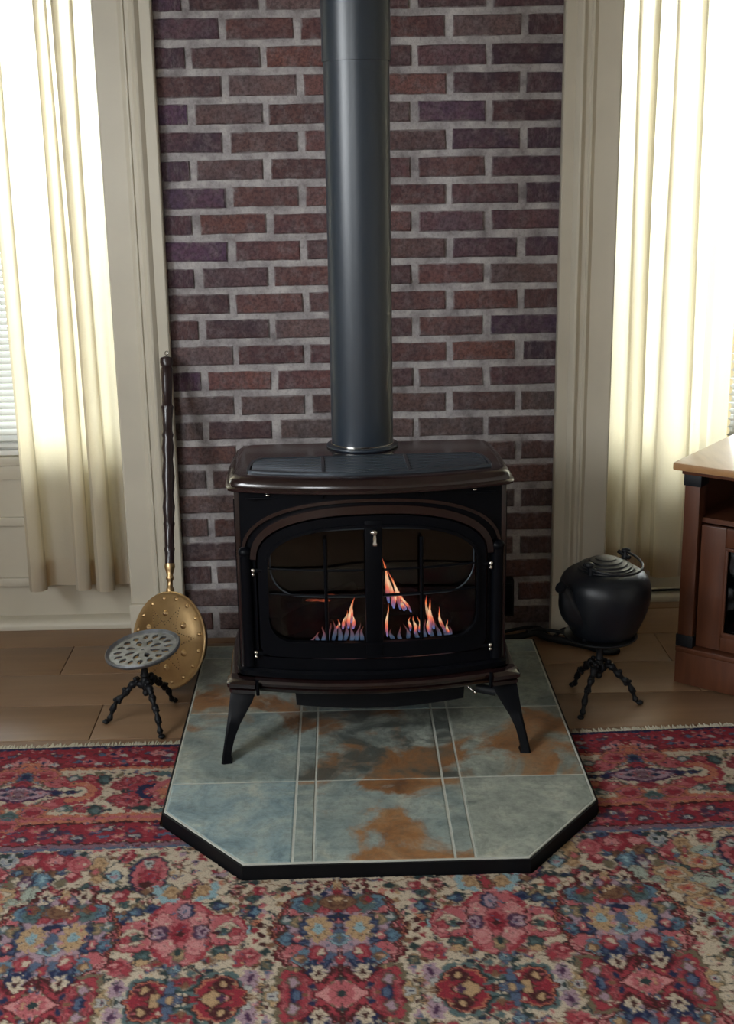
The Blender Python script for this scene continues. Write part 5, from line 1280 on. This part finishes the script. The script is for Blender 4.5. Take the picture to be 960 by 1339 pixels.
def build_blind(x0, x1, y, z0, z1, label, cords):
    root = tag(empty('venetian_blind', ((x0 + x1) / 2, y, z0)), label, 'blind', 'window blinds')
    MB().box(x0, x1, y - .013, y + .013, z0, z0 + .016, .003).build('bottom_rail', 'blind', root)
    MB().box(x0, x1, y - .014, y + .014, z1, z1 + .03, .003).build('head_rail', 'blind', root)
    me = None; z = z0 + .034
    a = R(32)
    while z < z1 - .01:
        if me is None:
            ring = []
            for k in range(5):
                t = (k / 4 - .5) * .024; h = .0022 * (1 - (2 * k / 4 - 1) ** 2)
                ring.append((t * math.cos(a) - h * math.sin(a), t * math.sin(a) + h * math.cos(a)))
            ring += [(p, q - .0007) for p, q in reversed(ring)]
            o = MB().loft([[(x, y + p, z + q) for p, q in ring] for x in (x0 + .004, x1 - .004)]).build('slat', 'blind', root, None, origin=((x0 + x1) / 2, y, z))
            me = o.data
        else:
            o = bpy.data.objects.new('slat', me); o.location = (0, 0, z - z0)
            C.objects.link(o); o.parent = root
        z += .0205
    for x in cords:
        MB().tube([(x, y - .0128, z0 + .01), (x, y - .0128, z1)], .0011, 6).build('ladder_cord', 'blind', root, None)
build_blind(-1.690, -.668, .1765, .5785, 2.255, 'white slatted blind in the left window behind the curtain', (-1.59, -1.062, -1.22, -.835))
build_blind(.728, 1.750, .3165, .5285, 2.255, 'white slatted blind in the right window behind the curtain', (.90, 1.27, 1.65))

# ================================================================== brass bed warmer
def build_warmer():
    B, T = Vector((-.548, -.437, .014)), Vector((-.559, -.058, .925))
    ax = (T - B).normalized()
    n0 = Vector((0, -1, 0)); n0 = (n0 - ax * n0.dot(ax)).normalized()
    n = Matrix.Rotation(R(-35), 3, ax) @ n0
    if n.x > 0: n = Matrix.Rotation(R(35), 3, ax) @ n0
    sx = ax.cross(n).normalized()
    c = B + ax * .143
    root = tag(empty('bed_warmer', (B.x, B.y, 0.0)), 'round pierced brass bed warmer with long dark turned handle leaning on the trim', 'bed warmer')
    A3 = (sx, ax, n)
    MB().lathe([(.001, -.052), (.080, -.052), (.108, -.046), (.122, -.030), (.128, -.008), (.126, -.004)], c, 56, A3).build('pan', 'darkbrass', root, 40)
    MB().lathe([(.001, -.0035), (.138, -.0035), (.1415, -.001), (.1418, .003), (.139, .0055), (.134, .005), (.128, .004), (.105, .010), (.07, .0145), (.03, .0165), (.001, .017)], c, 64, A3).build('lid', 'brass', root, 40)
    def on(rr, th):
        h = np.interp(rr, [0, .03, .07, .105, .128, .134, .139], [.017, .0165, .0145, .010, .004, .005, .0055])
        return c + sx * (rr * math.cos(th)) + ax * (rr * math.sin(th)) + n * float(h)
    def boss(p, q):
        mb = MB(); mb.lathe([(q * 1.25, -.001), (q * 1.2, .0008), (q * .9, .002), (q * .7, q * .55), (q * .35, q * .85), (.0002, q * .95)], p, 14, A3); mb.build('boss', 'brass', root, 60)
    for k in range(6): boss(on(.078, R(30 + 60 * k)), .0085)
    for k in range(16): boss(on(.122, 2 * PI * k / 16 + .1), .0052)
    holes = MB()
    for k in range(6):
        for j in range(9):
            t = j / 8
            p0, p1 = R(60 * k), R(60 * k + 60)
            q0 = Vector((.104 * math.cos(p0), .104 * math.sin(p0))); q1 = Vector((.045 * math.cos((p0 + p1) / 2), .045 * math.sin((p0 + p1) / 2))); q2 = Vector((.104 * math.cos(p1), .104 * math.sin(p1)))
            for (a, b) in ((q0, q1), (q1, q2)):
                w = a.lerp(b, t); p = on(w.length, math.atan2(w.y, w.x))
                holes.lathe([(.0016, -.001), (.0016, .0006)], p, 6, A3)
    for k in range(40):
        p = on(.055, 2 * PI * k / 40); holes.lathe([(.0013, -.001), (.0013, .0006)], p, 6, A3)
    o = holes.build('pierced_holes', 'hole', root, None); o['kind'] = 'stuff'
    L = (T - B).length
    s = .286
    MB().lathe([(.001, -.012), (.010, -.012), (.0125, .0), (.0125, .006), (.008, .012), (.0085, .03), (.0115, .034), (.0115, .040), (.009, .046), (.0125, .060), (.016, .070), (.0145, .080), (.001, .080)], c + ax * (s - .143) - n * .008, 20, (sx, n, ax)).build('ferrule', 'brass', root, 40)
    prof = [(.001, .0), (.0115, .0), (.0115, .035), (.0135, .045), (.0115, .052), (.012, .10), (.0135, .115), (.0145, .120), (.0120, .128), (.0155, .17), (.0120, .205), (.0160, .26), (.0120, .31), (.0155, .345), (.0125, .375),
            (.0150, .385), (.0120, .395), (.0125, .43), (.0145, .46), (.0165, .47), (.0125, .478), (.0130, .52), (.0145, .56), (.0150, .585), (.0125, .592), (.0160, .604), (.0155, .618), (.006, .624), (.001, .625)]
    b0 = c + ax * (s - .143 + .078) - n * .008
    k = (L - s - .078) / .625
    MB().lathe([(r_ * 1.2, h * k) for r_, h in prof], b0, 18, (sx, n, ax)).build('handle', 'mahogany', root, 40)
    e = b0 + ax * (.627 * k)
    MB().tube([tuple(e + ax * (.007 + .006 * math.sin(2 * PI * j / 12)) + sx * (.006 * math.cos(2 * PI * j / 12))) for j in range(13)], .0013, 6).build('hanging_ring', 'chrome', root, 60)
build_warmer()

# ================================================================== iron trivet stands
def tripod(name, label, c, feet, z_plate, plate_builder, tiltv=None):
    root = tag(empty(name, (c[0], c[1], 0)), label, 'trivet stand', 'iron tripod trivets')
    zc = .100
    mb = MB()
    mb.lathe([(.001, -.026), (.006, -.024), (.010, -.016), (.007, -.008), (.013, .0), (.016, .012), (.012, .024), (.0095, .030), (.013, .036), (.0095, .044), (.0085, .060), (.0125, .068), (.0100, .075), (.0115, z_plate - zc - .012), (.022, z_plate - zc - .006), (.024, z_plate - zc - .0005)], (c[0], c[1], zc), 18)
    mb.build('stem', 'iron', root, 40)
    for fx, fy in feet:
        dx, dy = fx - c[0], fy - c[1]; L = math.hypot(dx, dy); dx, dy = dx / L, dy / L
        pr = [(.006, .106), (.024, .114), (.040, .108), (.054, .092), (.068, .078), (.084, .066), (.096, .046), (.105, .024), (.112, .010), (.121, .006)]
        k = L / .118
        path = smooth_path([(c[0] + dx * q * k, c[1] + dy * q * k, z) for q, z in pr], 4)
        nn = len(path)
        rad = [.0100 - .0040 * (i / nn) + (.0022 * math.sin(i * 1.1)) for i in range(nn)]
        mb = MB(); mb.tube(path, rad, 9)
        # cast leaf and scroll knobs along the leg
        for i, (up, q) in ((4, (.012, .0070)), (9, (-.009, .0060)), (13, (.010, .0065)), (18, (-.011, .0065)), (21, (.008, .0050)), (26, (.006, .0050))):
            p = path[min(i, nn - 1)]
            mb.ball((p[0] + dx * .003, p[1] + dy * .003, p[2] + up), q, 8, (1.1, 1.1, .9))
            mb.ball((p[0] - dy * .006, p[1] + dx * .006, p[2] + up * .5), q * .7, 6)
        p = path[-1]; mb.ball((p[0], p[1], .0065), .0065, 8, (1.5, 1.5, .95))
        mb.build('leg', 'iron', root, 60)
    for k in range(3):
        th = R(40 + 120 * k); mb = MB()
        mb.tube(smooth_path([(c[0] + math.cos(th) * q, c[1] + math.sin(th) * q, zc + z) for q, z in ((.008, .0), (.022, .004), (.030, .016), (.024, .026), (.017, .020))], 4), .0042, 7)
        mb.build('scroll', 'iron', root, 60)
    plate_builder(root)
    return root
def pierced_plate(root):
    c = Vector((-.588, -.612, .205))
    ay = Matrix.Rotation(R(-8), 3, 'Y') @ Matrix.Rotation(R(7), 3, 'X')
    ax3 = (ay @ Vector((1, 0, 0)), ay @ Vector((0, 1, 0)), ay @ Vector((0, 0, 1)))
    nr, na = 26, 180; Rm = .092
    def hole(r, th):
        q = r / Rm
        t = (th * 8 / (2 * PI)) % 1.0 - .5
        if .24 < q < .56: return abs(t) < .24 * math.sin(PI * (q - .24) / .32) ** .7 + .02
        t2 = (th * 16 / (2 * PI) + .5) % 1.0 - .5
        if .63 < q < .88: return abs(t2) < .30 * math.sin(PI * (q - .63) / .25) ** .7
        return False
    v = []; f = []
    for lay in (0.0, -.005):
        for i in range(nr + 1):
            for j in range(na):
                r_, th = .004 + (Rm - .004) * i / nr, 2 * PI * j / na
                p = c + ax3[0] * (r_ * math.cos(th)) + ax3[1] * (r_ * math.sin(th)) + ax3[2] * (lay + .0055)
                v.append(tuple(p))
    N = (nr + 1) * na
    keep = [[not hole(.004 + (Rm - .004) * (i + .5) / nr, 2 * PI * (j + .5) / na) for j in range(na)] for i in range(nr)]
    for i in range(nr):
        for j in range(na):
            if not keep[i][j]: continue
            a, b, d, e = i * na + j, i * na + (j + 1) % na, (i + 1) * na + (j + 1) % na, (i + 1) * na + j
            f.append((a, b, d, e)); f.append((N + e, N + d, N + b, N + a))
            if i == 0 or not keep[i - 1][j]: f.append((a, N + a, N + b, b))
            if i < nr - 1 and not keep[i + 1][j]: f.append((e, d, N + d, N + e))
            if not keep[i][j - 1]: f.append((a, e, N + e, N + a))
            if not keep[i][(j + 1) % na]: f.append((b, N + b, N + d, d))
    obj('pierced_plate', v, f, 'greyiron', root, None)
    MB().lathe([(.0905, -.002), (.098, -.001), (.1035, .004), (.1040, .0095), (.1005, .0125), (.0965, .0095), (.0935, .0065), (.0905, .006), (.0905, -.002)], c, 64, ax3, cap=False).build('rim', 'greyiron', root, 50)
tripod('trivet_stand', 'small empty iron tripod trivet with pierced round top before the brass bed warmer', (-.588, -.614), [(-.698, -.626), (-.536, -.726), (-.529, -.496)], .205, pierced_plate)
KC = (.668, -.567)
def solid_plate(root):
    MB().lathe([(.001, -.004), (.085, -.004), (.097, .001), (.102, .006), (.100, .0085), (.095, .006), (.085, .004), (.001, .004)], (KC[0], KC[1], .200), 48).build('plate', 'iron', root, 40)
tripod('trivet_stand', 'ornate black iron tripod trivet stand carrying the cast iron kettle', KC, [(.617, -.452), (.602, -.669), (.779, -.583)], .197, solid_plate)

# ================================================================== kettle
def build_kettle():
    c = Vector((.676, -.567, .2055))
    root = tag(empty('kettle', tuple(c)), 'black cast-iron kettle with stepped lid standing on the right tripod stand', 'kettle')
    body = [(.001, .004), (.076, .004), (.084, .007), (.094, .022), (.105, .046), (.116, .076), (.123, .104), (.1255, .128), (.1235, .150), (.116, .169), (.103, .183), (.088, .191), (.078, .1935), (.001, .1935)]
    sm = [(float(a), float(b)) for a, b in smooth_path(body[1:-1], 4)]
    MB().lathe([body[0]] + sm + [body[-1]], c, 56).build('body', 'kettle', root, 40)
    lid = [(.001, .1937), (.074, .1937), (.077, .196), (.0765, .199), (.071, .2005), (.070, .2045), (.060, .2065), (.0575, .2105), (.046, .2135), (.0435, .2175), (.030, .2205), (.027, .2235), (.015, .2255), (.001, .2262)]
    MB().lathe(lid, c, 48).build('lid', 'kettle', root, 30)
    d = Vector((-.86, -.51, 0))
    path = smooth_path([tuple(c + d * a + Vector((0, 0, b))) for a, b in ((.085, .074), (.112, .092), (.130, .116), (.139, .142), (.148, .160), (.160, .170))], 5)
    n = len(path); rad = [float(np.interp(i / (n - 1), [0, .3, .6, .85, 1], [.044, .031, .020, .0145, .0165])) for i in range(n)]
    MB().tube(path, rad, 18).build('spout', 'kettle', root, 50)
    e = Vector((.72, .70, 0)); s = Vector((.70, -.72, 0)); bc = c + Vector((.006, .004, .2035))
    for sg in (-1, 1):
        p = bc + e * (sg * .080)
        mb = MB(); mb.tube([tuple(p - Vector((0, 0, .020))), tuple(p + Vector((0, 0, .004))), tuple(p + e * (sg * .004) + Vector((0, 0, .016)))], [.012, .0105, .0085], 10, 0.7)
        mb.ball(tuple(p + e * (sg * .006) + Vector((0, 0, .018))), .0105, 8, (1.3, 1, .8))
        mb.tube([tuple(p - s * .020 + Vector((0, 0, .014))), tuple(p + s * .018 + Vector((0, 0, .002)))], .006, 8)
        mb.build('handle_ear', 'kettle', root, 50)
    pts = []
    for k in range(25):
        t = PI * k / 24
        pts.append(tuple(bc + e * (.082 * math.cos(t)) + s * (.098 * math.sin(t)) + Vector((0, 0, .012 + .006 * math.cos(t) - .014 * math.sin(t)))))
    MB().tube(pts, .0036, 9).build('bail_handle', 'kettle', root, 60)
    for k in range(3):
        th = R(-30 + 120 * k + 10); p = c + Vector((.078 * math.cos(th), .078 * math.sin(th), 0))
        MB().lathe([(.005, .0), (.008, .001), (.010, .007), (.009, .016)], p, 12).build('foot', 'kettle', root, 50)
build_kettle()

# ================================================================== corner cabinet
def build_cabinet():
    O = Vector((.9137, -.4395)); A = Vector((.789, -.614)).normalized(); Bv = Vector((-A.y, A.x))
    def K(a, b, z):
        p = O + A * a + Bv * b
        return (p.x, p.y, z)
    Wd, Dp = 1.00, .44
    root = tag(empty('media_cabinet', K(0, 0, 0)), 'red-brown wooden cabinet with glass doors and black corner blocks at the right', 'cabinet')
    MB(K).box(0, Wd, 0, Dp, 0.004, .100, .003).build('plinth', 'cab', root)
    MB(K).box(-.001, Wd + .001, -.003, Dp, .1002, .118, .005).build('plinth_moulding', 'cab', root)
    MB(K).box(-.028, Wd + .028, -.020, Dp + .01, .638, .660, .006).build('cabinet_top', 'cabtop', root)
    MB(K).box(-.006, Wd + .006, -.004, Dp, .626, .6378, .003).build('top_moulding', 'cab', root)
    for a0 in (.002, Wd - .047):
        p = MB(K).box(a0, a0 + .045, .003, .053, .1185, .6258, .003).build('post', 'cab', root)
        MB(K).box(a0 - .003, a0 + .048, -.0005, .0565, .1185, .153, .002).build('corner_block', 'rubber', p)
        MB(K).box(a0 - .003, a0 + .048, -.0005, .0565, .594, .6258, .002).build('corner_block', 'rubber', p)
    mb = MB(K); mb.box(.018, .030, .060, Dp - .01, .1185, .6258); mb.build('side_panel', 'cab', root)
    mb = MB(K); mb.box(Wd - .030, Wd - .018, .060, Dp - .01, .1185, .6258); mb.build('side_panel', 'cab', root)
    MB(K).box(.030, Wd - .030, Dp - .02, Dp - .01, .1185, .6258).build('back_panel', 'cabin', root)
    MB(K).box(.031, Wd - .031, .030, Dp - .021, .488, .502).build('shelf', 'cab', root)
    MB(K).box(.031, Wd - .031, .050, Dp - .021, .300, .310).build('shelf', 'cabin', root)
    MB(K).box(.031, Wd - .031, .06, Dp - .021, .1187, .124).build('floor_panel', 'cabin', root)
    for (d0, d1) in ((.053, .498), (.502, Wd - .053)):
        mb = MB(K); s = .072
        mb.box(d0, d0 + s, .014, .034, .124, .484, .003); mb.box(d1 - s, d1, .014, .034, .124, .484, .003)
        mb.box(d0 + s, d1 - s, .014, .034, .430, .484, .003); mb.box(d0 + s, d1 - s, .014, .034, .124, .165, .003)
        dr = mb.build('door', 'cab', root)
        mb = MB(K); mb.box(d0 + s, d0 + s + .010, .010, .018, .165, .430, .003); mb.box(d1 - s - .010, d1 - s, .010, .018, .165, .430, .003)
        mb.box(d0 + s, d1 - s, .010, .018, .420, .430, .003); mb.box(d0 + s, d1 - s, .010, .018, .165, .180, .003); mb.build('glazing_bead', 'cab', dr)
        MB(K).box(d0 + s + .001, d1 - s - .001, .022, .026, .166, .429).build('pane', 'cabglass', dr)
        kx = d1 - .03 if d0 < .3 else d0 + .03
        MB().ball(K(kx, .002, .36), .011, 8).build('knob', 'rubber', dr, 50)
build_cabinet()

# ================================================================== cords and wall box
o = MB().tube(smooth_path([(.40, -.095, .014), (.50, -.085, .014), (.56, -.075, .024), (.60, -.100, .016), (.655, -.130, .014), (.71, -.165, .013), (.76, -.215, .012), (.80, -.205, .012)], 6), .0115, 10).build('gas_hose', 'rubber', None, 60, origin=(.6, -.11, 0))
tag(o, 'thick black hose lying on the floor from behind the stove', 'hose')
o = MB().tube(smooth_path([(.42, -.050, .008), (.52, -.048, .030), (.58, -.058, .034), (.615, -.075, .008), (.66, -.062, .030), (.70, -.090, .022), (.74, -.125, .008), (.70, -.135, .033), (.63, -.100, .036), (.56, -.110, .050), (.53, -.125, .048)], 6), .0055, 8).build('power_cord', 'rubber', None, 60, origin=(.6, -.08, 0))
tag(o, 'tangled thin black power cord beside the hearth behind the kettle stand', 'cord')
o = MB().tube(smooth_path([(.80, .262, .0385), (.90, .264, .0385), (1.0, .261, .0385), (1.15, .263, .0385), (1.4, .261, .0385), (1.7, .262, .0385)], 5), .0045, 8).build('cable', 'rubber', None, 60, origin=(1.2, .262, .0385))
tag(o, 'black cable running along the white ledge below the right window', 'cable')
root = tag(empty('wall_box', (.465, -.02, .07)), 'small black box on the brick wall just right of the stove', 'box')
MB().box(.430, .4985, -.045, -.0025, .070, .190, .004).build('box_body', 'blackpaint', root)
MB().box(.436, .4925, -.049, -.0455, .078, .182, .002).build('cover_plate', 'satin', root)
